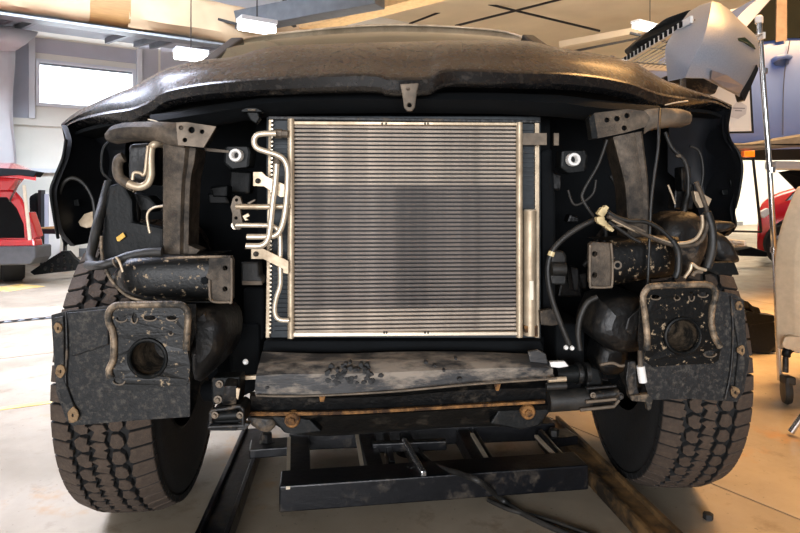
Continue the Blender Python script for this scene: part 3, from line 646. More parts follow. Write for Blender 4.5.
# black duct panel at left, its edge highlight put in as a pale tube, yellow sticker
k = tplate('duct_panel', [(108, 186), (122, 182), (132, 200), (133, 222), (163, 228), (163, 262), (128, 290), (112, 280), (103, 265), (101, 240), (104, 210)], 1.54, .03, 'black', bevel=.006)
tplate('sticker', [(116, 237.5), (123, 232.5), (125.5, 236.5), (119, 241.5), (117, 241)], 1.530, .001, 'yellow', parent=k, label='small yellow sticker')
ttube('edge_highlight', [(101.5, 236), (101.5, 250), (104, 264), (110, 278), (120, 290), (132, 298), (150, 301)], 1.40, .0035, 'rim')
ttube('hose', [(109, 182, 1.58), (104, 200, 1.56), (98, 222, 1.52), (93, 245, 1.50), (90, 258, 1.48), (93, 266, 1.46)], 1.5, .0115, 'rubber', seg=12)
hs = ttube('hose', [(88, 265, 1.44), (100, 265.5), (112, 262.5), (128, 256.5), (145, 253), (162, 252)], 1.40, .0105, 'rubber', seg=12)
MB().tube(PT([(115.2, 263), (116.6, 262.4)], dy(115, 1.398)), .0125, 14, smooth=False).build('clamp_ring', 'tan', hs, smooth=True)
ttube('clamp_tail', [(116, 257), (119, 261), (121, 266), (123, 272)], 1.375, .003, 'alu', hs)
MB().lathe([(.003, -.004), (.011, -.003), (.011, .003), (.003, .004)], P(123.5, 273.5, 1.335), (0, 1, 0), 18).build('clamp_eye', 'tan', hs, smooth=True)
ttube('cable', [(56, 212, 1.8), (62, 186), (72, 178), (84, 184), (93, 200), (95, 220)], 1.75, .0055, 'rubber')
tplate('light_spot', [(78, 222), (84, 214), (93, 211), (96, 218), (94, 226), (86, 228), (80, 226)], 1.86, .03, 'alu', label='spot of light through the left fender, modelled as a pale plate')  # light through the fender gap, put in as a pale plate
tplate('black_block', [(88, 237), (96, 231), (100, 236), (94, 242)], 1.6, .03, 'black')

# ---- frame horns and end plates
def horn(pts_top, pts_bot, d0, back, m='scratch', name='frame_horn'):
    t = crv([P(x, y, dy(x, d)) for x, y, d in pts_top], 4); b2 = crv([P(x, y, dy(x, d)) for x, y, d in pts_bot], 4)
    rows = [[p + Vector((0, back, .0)) for p in t], [p + Vector((0, .012, .002)) for p in t], [p + Vector((0, .002, -.006)) for p in t]]
    for k in range(1, 6):
        f = k / 6; rows.append([p.lerp(q, f) + Vector((0, -.006 * math.sin(PI * f), 0)) for p, q in zip(t, b2)])
    rows += [[q + Vector((0, .002, .006)) for q in b2], [q + Vector((0, .012, -.002)) for q in b2], [q + Vector((0, back, 0)) for q in b2]]
    return MB().grid(rows).build(name, m, TR, smooth=True)
horn([(112, 274, 1.42), (122, 262, 1.38), (140, 259, 1.37), (170, 258, 1.37), (212, 257, 1.37)], [(112, 284, 1.42), (124, 294, 1.38), (142, 300, 1.37), (170, 302, 1.37), (212, 302, 1.37)], 1.37, .16)
k = tplate('end_plate', [(209, 257), (230, 256), (232, 260), (232, 299), (229, 302), (211, 302), (209, 290), (205, 280), (209, 268)], 1.355, .02, 'tandark', holes=[(225, 268, 2.6), (225, 289, 2.6)], bevel=.002)
ttube('plate_lip', [(231.5, 258), (231.5, 299), (228, 302), (213, 301.5), (210, 296), (209.5, 280)], 1.35, .003, 'tan', k)
tplate('mount_hole', [(201, 278), (205, 276.5), (208, 279), (207.5, 283.5), (203, 285), (200.5, 282)], 1.352, .004, 'void', bevel=.001)
ttube('horn_flange', [(165, 258.5), (190, 257.3), (228, 256.5)], 1.355, .003, 'rim'); ttube('horn_flange', [(150, 301.5), (190, 302), (212, 302)], 1.355, .0025, 'black')
horn([(608, 242, 1.37), (640, 240, 1.37), (665, 239, 1.37), (680, 238, 1.39)], [(608, 287, 1.37), (640, 281, 1.37), (665, 278, 1.37), (680, 276, 1.39)], 1.37, .16)
k = tplate('end_plate', [(590, 244), (593, 242), (611, 243), (613, 285), (610, 287), (594, 287), (590, 283)], 1.352, .02, 'tandark', holes=[(594.8, 254, 2.6), (594.8, 275, 2.6)], bevel=.002)
ttube('plate_lip', [(611, 243.5), (612.5, 262), (612, 284), (609, 287), (593, 287), (590, 283), (590, 245)], 1.347, .003, 'tan', k)
MB().lathe([(.006, .01), (.006, -.004), (.010, -.004), (.011, .01)], P(617, 265, dy(617, 1.352)), (0, 1, 0), 20, cap=False).build('boss_ring', 'tan', TR, smooth=True)
MB().lathe([(.0062, -.002), (.0062, .004)], P(617, 265, dy(617, 1.352)), (0, 1, 0), 16).build('boss_hole', 'void', TR)
# gusset lumps behind right horn: shock tower / wheel house
def lump(name, pts, d0, th, m, infl=.03):           # rounded casting
    mb = MB(); w = [P(x, y, dy(x, d0)) for x, y in pts]; c = sum(w, Vector()) / len(w); n = len(w); rows = []
    w2 = crv(w + [w[0]], 3)[:-1]; n = len(w2)
    for s, o in ((1.0, th), (1.0, .0), (.93, -infl * .45), (.75, -infl * .8), (.45, -infl)): rows.append([c + (p - c) * s + Vector((0, o, 0)) for p in w2])
    for r in rows: r.append(r[0])
    mb.grid(rows); mb.add([p for p in rows[-1][:-1]], [tuple(range(n))]); return mb.build(name, m, TR, smooth=True)
lump('shock_tower', [(655, 238), (662, 222), (676, 214), (692, 212), (702, 222), (706, 240), (700, 262), (690, 276), (672, 270), (660, 256)], 1.50, .12, 'dusty', .04)
lump('spring_cover', [(706, 232), (718, 232), (728, 240), (735, 252), (738, 262), (722, 262), (712, 252)], 1.56, .1, 'dusty', .02)
tplate('cover_plate', [(708, 262), (735, 262), (740, 275), (716, 275), (706, 270)], 1.5, .05, 'black', bevel=.004)
lump('mirror_bolt_cup', [(708, 226), (716, 221), (731, 222), (735, 227), (722, 232), (710, 231)], 1.58, .03, 'dusty', .012)
tplate('pale_part', [(694, 191), (702, 193), (712, 199), (709, 206), (700, 208), (696, 201)], 1.74, .02, 'alu', label='pale bright part behind the right pillar')
for i, (x, y, w_, h_, d) in enumerate(((676, 155, 5, 2.4, 1.7), (660, 216, 8, 4, 1.7), (730, 180, 5, 6, 1.8), (722, 190, 6, 5, 1.82), (73, 200, 5, 6, 1.84), (66, 186, 4, 5, 1.82), (173 - 110, 232, 6, 5, 1.84))):
    tplate('clip', [(x, y), (x + w_, y - 1), (x + w_ + 1, y + h_), (x + 1, y + h_)], d, .01, 'tandark' if i < 2 else 'black')
for i in range(26):                                  # dark brackets and tubes inside the engine bay
    side = i % 2
    x = random.uniform(200, 255) if side == 0 else random.uniform(548, 612)
    if i % 5 == 0: x = random.uniform(120, 160) if side == 0 else random.uniform(655, 700)
    y = random.uniform(165, 350) if x > 190 and x < 610 else random.uniform(150, 215); d = random.uniform(1.66, 1.95)
    if i % 3: 
        w_, h_ = random.uniform(8, 22), random.uniform(8, 26)
        tplate('bay_bracket', [(x, y), (x + w_, y + random.uniform(-4, 4)), (x + w_ + random.uniform(-4, 4), y + h_), (x + random.uniform(-4, 4), y + h_)], d, .05, 'blackgrime' if i % 2 else 'black', bevel=.006)
    else:
        ttube('bay_hose', [(x, y), (x + random.uniform(-14, 14), y + 22), (x + random.uniform(-18, 18), y + 48)], d, random.uniform(.005, .011), 'rubber')
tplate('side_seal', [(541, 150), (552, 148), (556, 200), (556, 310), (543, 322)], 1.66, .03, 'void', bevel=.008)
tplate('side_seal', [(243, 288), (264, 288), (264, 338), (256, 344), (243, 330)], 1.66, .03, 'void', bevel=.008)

# ---- splash shields
def shield(pts, d0, clips, folds, edge):
    s_ = tplate('splash_shield', pts, d0, .004, 'liner', bevel=.001)
    for f in folds: tplate('fold', f[0], d0 - f[1], .006, 'liner', parent=s_, bevel=.003)
    for x, y, r in clips:
        pp = [(x + r * .9 * math.cos(t) * random.uniform(.75, 1.25), y + r * 1.3 * math.sin(t) * random.uniform(.75, 1.25)) for t in [2 * PI * i / 9 for i in range(9)]]
        tplate('clip_patch', pp, d0 - .012, .004, 'clip', parent=s_, holes=[(x + .5, y + .5, 1.0, 1.8)], bevel=.001)
    ttube('edge_lip', edge, d0 - .004, .0028, 'dusty', s_)
shield([(51, 315), (66, 311), (108, 306), (150, 305), (196, 304), (196, 330), (190, 350), (190, 417), (130, 421), (72, 426), (66, 420), (56, 392), (53, 350)], 1.335, [(57.5, 328, 4.2), (60, 371, 5), (72, 415, 6)],
       [([(66, 313), (108, 309), (108, 345), (72, 357)], .012), ([(53, 318), (63, 316), (64, 380), (78, 418), (68, 421), (56, 385)], .008)],
       [(66, 312), (67, 350), (66, 385), (76, 420)])
shield([(716, 290), (735, 294), (744, 300), (747, 345), (750, 358), (744, 392), (737, 402), (690, 399), (650, 400), (645, 385), (638, 340), (640, 300)], 1.35, [(739.5, 306, 4), (742, 350, 4.5), (735, 392, 5)],
       [([(731, 297), (743, 301), (747, 350), (743, 392), (734, 399), (739, 350)], .008)],
       [(731, 296), (733, 330), (731, 370), (725, 399)])
# ---- mounting plates
def mplate(outl, d0, hole, slots, rimpts, side):
    hs_ = [hole] + slots
    p = tplate('mounting_plate', outl, d0, .006, 'scratch', holes=hs_, bevel=.001)
    ttube('rolled_rim', rimpts, d0 - .002, .0068, 'rim', p, seg=10)
    ring = [(hole[0] + (hole[2] + 2) * math.cos(t), hole[1] + (hole[2] + 2) * math.sin(t)) for t in [2 * PI * i / 20 for i in range(20)]]
    o = MB().tube([P(x, y, dy(x, d0 - .002)) for x, y in ring], .0042, 8, closed=True, sub=2).build('hole_collar', 'black', p, smooth=True)
    # tube behind the hole
    c = P(hole[0], hole[1], dy(hole[0], d0)); r = hole[2] / F * d0
    MB().lathe([(r * 1.04, .004), (r * 1.0, .16), (r * .9, .16), (0.001, .161)], c, (0, 1, 0), 28, cap=False).build('crush_tube', 'rim', p, smooth=True)
    for x, y, rx, ry, *_ in [s for s in slots]:
        ring = [(x + (rx + .5) * math.cos(t), y + (ry + .5) * math.sin(t)) for t in [PI * i / 6 for i in range(0, 7)]]
        MB().tube([P(a_, b2, dy(a_, d0 - .002)) for a_, b2 in ring], .0016, 6, sub=2).build('slot_lip', 'tan', p, smooth=True)
    return p
op = [(108, 311), (112, 305.5), (120, 303.5), (150, 303), (179, 303), (186, 306), (189, 314), (189, 335), (187, 350), (190, 365), (189, 380), (186, 386), (165, 388), (150, 388), (143, 391), (116, 390), (110, 384), (108, 370), (113, 358), (113, 335), (107, 320)]
mplate(op, 1.22, (147.5, 358.5, 16.5), [(121.5, 319, 5, 2.4), (134.5, 318, 2.6, 5), (150, 318, 6, 2.4), (172, 318, 5, 2.2), (119, 381, 5.5, 3.2), (171, 333, 1.8, 1.8)],
       [(111, 378), (109, 370), (113.5, 358), (113.5, 335), (109, 322), (109, 312), (114, 306.5), (122, 305), (150, 304.5), (178, 304.5), (185, 308), (188, 315), (187, 335), (186, 350)], 0)
op = [(642, 296), (645, 288), (652, 285), (680, 283.5), (708, 283), (715, 287), (717, 296), (714, 308), (712, 322), (715, 336), (721, 347), (719, 360), (714, 363.5), (680, 365), (652, 367), (645, 362), (647, 340), (645, 318)]
mplate(op, 1.225, (683, 336, 15.5), [(655.5, 297, 4.5, 2.2), (677, 297.5, 2.4, 2.2), (691.5, 296, 2.4, 4.6), (703, 294.5, 4.6, 2.2), (710, 353.5, 6, 3)],
       [(647, 350), (647, 335), (645, 315), (643, 298), (647, 289), (654, 286), (680, 285), (706, 284.5), (714, 289), (715, 297), (712, 309), (711, 322), (714, 336), (720, 347)], 1)
# suspension castings between plates and radiator
lump('control_arm', [(190, 305), (215, 308), (228, 322), (226, 350), (212, 372), (196, 380), (192, 340)], 1.38, .12, 'blackgrime', .035)
lump('control_arm', [(600, 300), (630, 292), (642, 305), (643, 345), (628, 352), (606, 348), (590, 330)], 1.40, .12, 'blackgrime', .035)
tplate('arm_rib', [(196, 318), (204, 312), (210, 330), (206, 352), (198, 356)], 1.35, .02, 'dusty', bevel=.004)
tplate('arm_rib', [(628, 318), (642, 306), (643, 322), (632, 336), (625, 330)], 1.36, .02, 'dusty', bevel=.004)
ttube('brake_line', [(597, 297), (587, 303), (580, 318), (578, 335), (580, 350)], 1.42, .007, 'rubber')
# ---- lower grey deflector
def surf(name, rows, m, th=.003, parent=TR):
    return MB().grid([crv([P(x, y, dy(x, d)) for x, y, d in r], 4) for r in rows], th).build(name, m, parent, smooth=True)
df = surf('air_deflector', [
    [(262, 352, 1.50), (290, 353, 1.50), (340, 354, 1.50), (400, 352, 1.50), (470, 352, 1.50), (530, 354, 1.50), (541, 351, 1.50)],
    [(260, 360, 1.46), (290, 360, 1.46), (340, 360, 1.46), (400, 359, 1.46), (470, 358, 1.46), (530, 359, 1.46), (546, 358, 1.47)],
    [(258, 367, 1.425), (290, 364, 1.42), (340, 361.5, 1.42), (400, 361.5, 1.43), (470, 362.5, 1.43), (530, 364, 1.43), (552, 366, 1.44)],
    [(256, 376, 1.40), (290, 374, 1.395), (340, 374, 1.39), (400, 372, 1.40), (470, 369, 1.41), (530, 367.5, 1.42), (553, 369, 1.43)],
    [(255, 386, 1.40), (290, 386, 1.395), (340, 385, 1.39), (400, 382, 1.40), (470, 376, 1.41), (530, 372, 1.42), (553, 374, 1.43)],
    [(255, 395, 1.40), (290, 396, 1.395), (340, 394, 1.39), (400, 390.5, 1.40), (470, 384, 1.41), (530, 380, 1.42), (556, 378, 1.43)],
    [(256, 396, 1.41), (290, 397, 1.405), (340, 395, 1.40), (400, 391.5, 1.41), (470, 385, 1.42), (530, 381, 1.43), (556, 379, 1.44)]], 'deflector')
ttube('lower_lip', [(256, 395.5), (290, 396.3), (340, 394.6), (400, 391), (470, 384.5), (530, 380.4), (557, 378.4)], 1.388, .0026, 'tan', df)
for i in range(52):
    t = random.uniform(0, 2 * PI); rr_ = random.uniform(.3, 1.1); x = 352 + 30 * rr_ * math.cos(t); y = 374 + 10 * rr_ * math.sin(t)
    r = random.uniform(1.2, 3.2)
    tplate('mud_splat', [(x + r * random.uniform(.6, 1.3) * math.cos(q), y + r * random.uniform(.5, 1.1) * math.sin(q)) for q in [2 * PI * j / 7 for j in range(7)]], 1.386 + (.0 if y > 368 else .018), .02, 'mud', parent=df, bevel=0)
for x, y, r in ((328, 374, 3), (315, 383, 1.8), (267, 388, 2), (426, 363, 2), (435, 366, 1.5), (460, 380, 2.6), (456, 359, 1.6), (444, 371, 1.6)):
    tplate('mud_splat', [(x + r * math.cos(q), y + r * .7 * math.sin(q)) for q in [2 * PI * j / 7 for j in range(7)]], 1.392 + max(0, 372 - y) * .0022, .02, 'mud', parent=df, bevel=0)
tplate('pale_tab', [(244, 376.5), (257, 375.5), (258, 379.5), (244, 380)], 1.42, .01, 'alu', label='pale tab at the left end of the deflector')
tplate('deflector_ear', [(528, 352), (538, 350), (546, 354), (548, 364), (530, 362)], 1.44, .01, 'deflector', bevel=.002)
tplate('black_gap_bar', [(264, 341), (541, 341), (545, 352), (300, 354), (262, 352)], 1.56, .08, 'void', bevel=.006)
# ---- crossmember with rusty ledge
cm = surf('crossmember', [[(250, 392, 1.46), (330, 394, 1.46), (400, 390, 1.46), (470, 383, 1.46), (545, 380, 1.46)], [(250, 396, 1.44), (330, 398, 1.44), (400, 396, 1.44), (470, 390, 1.44), (547, 388, 1.44)],
    [(248, 411, 1.45), (330, 410, 1.45), (400, 407, 1.45), (470, 403, 1.45), (547, 399, 1.45)], [(246, 417, 1.43), (330, 416, 1.43), (400, 413, 1.43), (470, 409, 1.43), (548, 405, 1.43)],
    [(268, 420, 1.46), (330, 421, 1.46), (400, 418, 1.46), (470, 415, 1.46), (545, 414, 1.46)], [(285, 431, 1.50), (330, 433, 1.50), (400, 428, 1.50), (470, 424, 1.50), (542, 424, 1.50)],
    [(292, 434, 1.62), (330, 436, 1.62), (400, 431, 1.62), (470, 427, 1.62), (540, 426, 1.62)]], 'blackgrime', th=.006)
surf('rusty_ledge', [[(247, 411.5, 1.445), (330, 410.5, 1.445), (400, 407.5, 1.445), (470, 403.5, 1.445), (545, 399.5, 1.445)], [(247, 412.5, 1.425), (330, 412, 1.425), (400, 409, 1.425), (470, 405, 1.425), (545, 401, 1.425)],
    [(247, 416, 1.425), (330, 415, 1.425), (400, 411.7, 1.425), (470, 407.7, 1.425), (545, 403.5, 1.425)]], 'rust', parent=cm)
for x, y, r in ((292, 420, 7.5), (528, 412, 7.5)):
    rr = r / F * 1.42; c = P(x, y, dy(x, 1.425)); mb = MB()
    mb.lathe([(rr, .02), (rr, -.002), (rr * .85, -.005), (.001, -.005)], c, (0, 1, 0), 26, cap=False); mb.lathe([(rr * .5, -.004), (rr * .5, -.012), (rr * .35, -.014)], c, (0, 1, 0), 6)
    mb.build('bolt_head', 'rust', cm, smooth=True)
tplate('rust_tab', [(318, 393), (326, 393), (324, 402), (320, 402)], 1.43, .01, 'rust', parent=cm); tplate('rust_tab', [(494, 384), (501, 384), (499, 391), (496, 391)], 1.43, .01, 'rust', parent=cm)
tplate('jack_lobe', [(268, 415), (292, 416), (310, 420), (322, 432), (300, 435), (284, 433), (276, 424)], 1.435, .03, 'black', bevel=.004)
tplate('jack_lobe', [(500, 408), (545, 404), (550, 412), (540, 425), (520, 430), (490, 424)], 1.445, .03, 'black', bevel=.004)
lump('tow_bracket', [(248, 412), (268, 414), (276, 424), (268, 432), (256, 428), (248, 420)], 1.46, .05, 'dusty', .01)
# ---- left lower clamp and brackets
tplate('lower_mount', [(211, 378), (240, 377), (239, 404), (212, 405)], 1.36, .05, 'black', bevel=.004)
k = surf('strap', [[(226, 380, 1.36), (229, 378, 1.36), (238, 379, 1.36)], [(224, 386, 1.33), (228, 386, 1.325), (236, 386, 1.33)], [(222, 398, 1.33), (227, 399, 1.325), (236, 400, 1.33)], [(222, 405, 1.34), (227, 405, 1.34), (236, 405, 1.34)]], 'dusty')
bolt(219.5, 384, 1.355, .0055, 'tan'); bolt(218, 399.5, 1.355, .006, 'tan')
cl = empty('clamp_placeholder', P(228, 418, 1.33), None, None); bpy.data.objects.remove(cl)
tplate('clamp_body', [(212, 411), (216, 406), (240, 405), (245, 408), (244, 424), (240, 428), (214, 428), (210, 422)], 1.34, .06, 'black', bevel=.005)
for p in ([(211, 411), (240, 406), (243, 409), (243, 424)], [(211, 411), (211, 423), (208, 427), (244, 425.5)]): ttube('clamp_rod', p, 1.325, .0045, 'dusty', smooth=False)
ttube('clamp_roller', [(216, 416), (238, 414.5)], 1.33, .011, 'black', smooth=False, seg=14)
for x in (215, 240): bolt(x, 415, 1.315, .005, 'tan')
tplate('clamp_tail', [(238, 422), (250, 424), (246, 430), (236, 431)], 1.33, .02, 'dusty', bevel=.003); tplate('clamp_base', [(206, 424), (238, 424), (238, 431), (208, 431)], 1.33, .04, 'black', bevel=.004)
tplate('bright_chip', [(236, 388), (240, 389), (238, 400), (236, 398)], 1.33, .006, 'alu', bevel=.001)
# ---- right lower motor cluster
ttube('motor_body', [(548, 401), (586, 398.5)], 1.43, .026, 'rubber', smooth=False, seg=24)
ttube('motor_collar', [(556, 375), (582, 373)], 1.44, .021, 'black', smooth=False, seg=20)
for a_, b2, y in ((576, 580, 373.5), (584, 588, 373), (585, 589, 398.4)): ttube('motor_ring', [(a_, y), (b2, y)], 1.44, .026, 'dusty', smooth=False, seg=20)
ttube('actuator_rod', [(548, 380), (566, 379)], 1.40, .006, 'alu', smooth=False); ttube('actuator_rod', [(546, 386.5), (566, 385.5)], 1.41, .009, 'rubber', smooth=False)
tplate('white_tab', [(550, 362), (565, 361.5), (569, 366.5), (560, 368), (551, 367)], 1.43, .012, 'white', bevel=.002, label='white plastic tab beside the motor')
tplate('motor_bracket', [(588, 366), (600, 370), (604, 384), (596, 392), (586, 390)], 1.42, .05, 'black', bevel=.006)
ttube('clamp_roller', [(592, 396), (618, 393)], 1.40, .011, 'dusty', smooth=False, seg=14)
tplate('clamp_body', [(586, 388), (616, 387), (619, 392), (619, 404), (610, 408), (586, 411), (578, 408), (580, 402), (588, 400)], 1.42, .05, 'black', bevel=.005)
for p in ([(586, 402), (616, 399)], [(586, 388.5), (616, 386)], [(580, 410), (614, 406.5), (619, 400)]): ttube('clamp_rod', p, 1.395, .004, 'tan' if p[0][1] > 401 else 'dusty', smooth=False)
bolt(620, 396, 1.40, .006, 'dusty'); bolt(593, 395, 1.385, .0045, 'tan')
lump('tie_rod_end', [(600, 345), (622, 340), (628, 352), (622, 372), (604, 374), (596, 362)], 1.50, .08, 'blackgrime', .02)
sh = tplate('shock_bracket', [(628, 362), (636, 361), (638, 388), (641, 397), (630, 399), (626, 380)], 1.36, .02, 'dusty', bevel=.003)
ttube('shock_sleeve', [(640.5, 366), (643, 382)], 1.355, .0095, 'white', sh, smooth=False, seg=14); ttube('shock_rod', [(640, 350), (640.5, 366)], 1.355, .006, 'tan', sh, smooth=False)
ttube('link_rod', [(600, 365), (612, 363), (622, 366), (632, 361)], 1.38, .0035, 'tan')
tplate('link_foot', [(630, 396), (650, 394), (653, 400), (651, 410), (648, 411), (646, 402), (632, 401)], 1.35, .015, 'rim', bevel=.002)
# ---- wiring
ttube('wire', [(660, 109, 1.42), (659, 130), (658, 150), (654, 178), (651, 205), (649.5, 240), (648, 275), (647, 312)], 1.34, .0034, 'rubber')
wh = ttube('wire_hose', [(603, 216), (592, 221), (578, 228), (564, 238), (553, 250), (548, 266), (549, 285), (553, 302), (560, 322), (570, 346)], 1.43, .0068, 'rubber')
MB().tube(PT([(552, 251.5), (550.5, 256)], dy(550, 1.43)), .0082, 12, smooth=False).build('tape_band', 'ivory', wh, smooth=True)
ttube('wire', [(607, 140), (598, 165), (584, 190), (583, 200), (594, 217)], 1.46, .004, 'rubber')
ttube('wire', [(596, 180), (592, 195), (575, 205), (568, 190)], 1.6, .0035, 'rubber')
HN = [([(608, 212), (616, 217), (630, 221), (646, 222), (660, 229), (672, 240)], 'rubber', .005), ([(608, 216), (622, 223), (640, 232), (660, 241), (680, 246), (698, 243), (706, 230), (707, 212), (702, 196), (696, 182)], 'tandark', .005),
      ([(612, 219), (632, 229), (655, 238), (675, 243.5), (694, 240), (702, 228), (702, 215)], 'alu', .004), ([(609, 222), (622, 231), (634, 239), (640, 242)], 'rubber', .004), ([(612, 226), (630, 226), (645, 232)], 'tan', .003),
      ([(707, 212), (712, 230), (712, 250), (707, 268)], 'rubber', .010), ([(672, 240), (678, 252), (678, 270), (675, 278)], 'rubber', .008), ([(684, 278), (690, 270), (692, 264), (698, 268), (706, 270)], 'alu', .004), ([(692, 276), (696, 272), (702, 272)], 'tan', .0045)]
for p, m_, r in HN: ttube('harness', p, 1.33, r, m_)
for x, y, rx, ry, a_ in ((604, 211, 6, 3.6, -.9), (604, 223, 5, 3, .5), (610, 228, 4.5, 2.4, .7), (601, 219, 4, 2.5, -.2)):
    q = [(x + u * math.cos(a_) - v * math.sin(a_), y + u * math.sin(a_) + v * math.cos(a_)) for u, v in ((-rx, -ry), (rx * .4, -ry), (rx * .4, -ry * .6), (rx, -ry * .6), (rx, ry * .6), (rx * .4, ry * .6), (rx * .4, ry), (-rx, ry))]
    tplate('connector', q, 1.37, .018, 'ivory', bevel=.0015)
ttube('cable', [(690, 146), (698, 150), (702, 160), (703, 175), (701, 188)], 1.85, .004, 'rubber')
ttube('cable', [(665, 132), (672, 148), (684, 160), (688, 175), (688, 195)], 1.75, .006, 'rubber')
ttube('cable', [(668, 185), (672, 195), (675, 204)], 1.7, .003, 'alu')
for x, y in ((566, 347.5), (572, 348)): MB().lathe([(.004, -.005), (.006, 0), (.004, .005)], P(x, y, 1.44), (0, 1, 0), 12).build('bright_nut', 'white', TR)
MB().lathe([(.004, -.005), (.007, 0), (.004, .005)], P(245.5, 362, 1.44), (0, 1, 0), 12).build('bright_nut', 'white', TR)

# ---- front tires with tread blocks
def tire(cx, cy, yaw):
    c = Vector((cx, cy, .418)); Rt = .404; hw = .116
    prof = [(.20, -hw * .80), (.27, -hw * .98), (.33, -hw * 1.02), (.375, -hw * .98), (.392, -hw * .86), (.402, -hw * .6), (Rt, 0), (.402, hw * .6), (.392, hw * .86), (.375, hw * .98), (.33, hw * 1.02), (.27, hw * .98), (.20, hw * .80)]
    ax = Vector((math.cos(yaw), math.sin(yaw), 0))
    t = MB().lathe(prof, c, ax, 72, cap=False)
    o = bpy.data.objects.new('tire', None)
    me = t.build('tire', 'tire', TR, smooth=True)
    me.location = c - WORLD0[TR.name]; WORLD0[me.name] = Vector(c)
    for v in me.data.vertices: v.co -= (c - WORLD0[TR.name])
    # rim
    MB().lathe([(.02, -.03), (.12, -.03), (.20, .0), (.21, hw * .8), (.20, hw * .85), (.19, .0), (.10, -.06), (.02, -.06)], c, ax, 36, cap=True).build('wheel_rim', 'blackgrime', me, smooth=True)
    MB().lathe([(.14, -hw * .5), (.14, -hw * .62), (.02, -hw * .64)] if cx > 0 else [(.14, hw * .5), (.14, hw * .62), (.02, hw * .64)], c, ax, 32).build('brake_disc', 'dusty', me, smooth=True)
    # blocks: local frame x = axle, angle about it
    NP = 56; da = 2 * PI / NP
    shapes = [
        [(-.50, .06), (-.33, .02), (-.30, .14), (-.275, .12), (-.265, .50), (-.30, .60), (-.29, .92), (-.50, .94)],
        [(-.235, .28), (-.17, .04), (-.105, .10), (-.095, .42), (-.125, .52), (-.11, .84), (-.19, .96), (-.25, .74)],
        [(-.085, .02), (-.01, -.10), (.05, -.16), (.075, .22), (.03, .38), (.085, .50), (.05, .82), (-.04, .86), (-.10, .70), (-.04, .46)],
        [(.095, .24), (.13, .0), (.20, -.04), (.245, .20), (.235, .60), (.19, .84), (.12, .80), (.11, .52)],
        [(.265, .34), (.275, .10), (.31, .04), (.50, .10), (.50, .98), (.29, .92), (.285, .66)],
    ]
    offs = [0, .35, .1, .55, .5]
    Wd = 2 * hw
    def rad(v): return .418 - .020 * (abs(v) * 2) ** 4
    meshes = []
    for s_, of in zip(shapes, offs):
        def ring(k, rr, tw=0):
            cu = sum(p[1] for p in s_) / len(s_); cv = sum(p[0] for p in s_) / len(s_); r_ = []
            for v, u in s_:
                v2 = cv + (v - cv) * k; u2 = cu + (u - cu) * k; a_ = (u2 + of) * da; R_ = rr(v2)
                r_.append(Vector((v2 * Wd, -math.cos(a_) * R_, math.sin(a_) * R_)))
            return r_
        lo = ring(.99, lambda v: rad(v) - .018); mi = ring(.97, lambda v: rad(v) - .0025); hi = ring(.935, lambda v: rad(v)); n = len(s_)
        fs = [(i, (i + 1) % n, n + (i + 1) % n, n + i) for i in range(n)] + [(n + i, n + (i + 1) % n, 2 * n + (i + 1) % n, 2 * n + i) for i in range(n)] + [tuple(2 * n + i for i in range(n))]
        m_ = bpy.data.meshes.new('tread_block'); m_.from_pydata(lo + mi + hi, [], fs); m_.materials.append(M['tread']); m_.materials.append(M['tire'])
        for q_ in range(n): m_.polygons[q_].material_index = 1
        meshes.append(m_)
    rest = MB()
    for k in range(NP):
        ang = k * da
        vis = -29 * da / 2 - .35 < ((ang + PI) % (2 * PI)) - PI < 29 * da / 2 - .35
        for m_ in meshes:
            if vis:
                b_o = bpy.data.objects.new('tread_block', m_); COL.objects.link(b_o); b_o.parent = me
                b_o.rotation_euler = (-ang, 0, yaw)
            else:
                Rm = Matrix.Rotation(yaw, 4, 'Z') @ Matrix.Rotation(-ang, 4, 'X')
                rest.add([Rm @ v.co + c for v in m_.vertices], [tuple(p.vertices) for p in m_.polygons])
    r_ = rest.build('tread_band', 'tread', me); r_['kind'] = 'stuff'
    return me
tire(-.745, 1.82, math.radians(5))
tire(.815, 1.96, math.radians(-1.5))
# axle and knuckles
for x0, x1, y in ((-.56, -.36, 1.84), (.44, .68, 1.94)):
    MB().lathe([(.10, 0), (.10, .03), (.05, .05), (.05, x1 - x0)] if x0 < 0 else [(.05, 0), (.05, .19), (.10, .21), (.10, .24)], (x0, y, .42), (1, 0, 0), 24).build('steering_knuckle', 'void', TR, smooth=True)
    MB().tube([(x0, y - .1, .34), ((x0 + x1) / 2, y - .12, .36), (x1, y, .40)], .03).build('lower_arm', 'void', TR, smooth=True)
MB().box((-.36, 1.75, .36), (.44, 2.3, .50)).build('skid_plate', 'void', TR, bevel=.02)
# ================================================================== lift under the truck
lf = empty('lift_frame', (0.02, 1.7, 0), 'black steel lifting frame lying on the floor under the truck nose', 'lift frame')
def Fp(x, y, z=0.0): 
    d = (HC - z) * F / (y - YH); v = P(x, y, d); return v
def fb(name, a, b_, w, h, z=.04, m='steelblk', parent=lf, bevel=.004, lb=None):
    pa, pb = Fp(*a, z), Fp(*b_, z); pa.z = pb.z = z
    o = MB().beam(pa, pb, w, h).build(name, m, parent, bevel=bevel)
    if lb: o['label'] = lb
    return o
fb('front_bar', (280, 491), (581, 470), .10, .072, z=.075)
fb('rear_bar', (290, 438), (552, 428), .07, .06, z=.08)
for (a, b_), w in ((((299, 436), (300, 492)), .065), (((362, 424), (377, 480)), .05), (((452, 418), (484, 475)), .045), (((383, 426), (392, 470)), .02), (((540, 437), (566, 468)), .016), (((470, 430), (494, 470)), .012)):
    fb('longitudinal_bar', a, b_, w, .055, z=.075, m='steelblk')
for a, b_ in (((289, 438), (288, 488)), ((356, 430), (364, 478)), ((472, 434), (493, 469)), ((536, 436), (565, 466))):
    fb('shine_edge', a, b_, .011, .008, z=.106, m='aluclean', bevel=0)  # pale strips standing for the shine along the bar edges
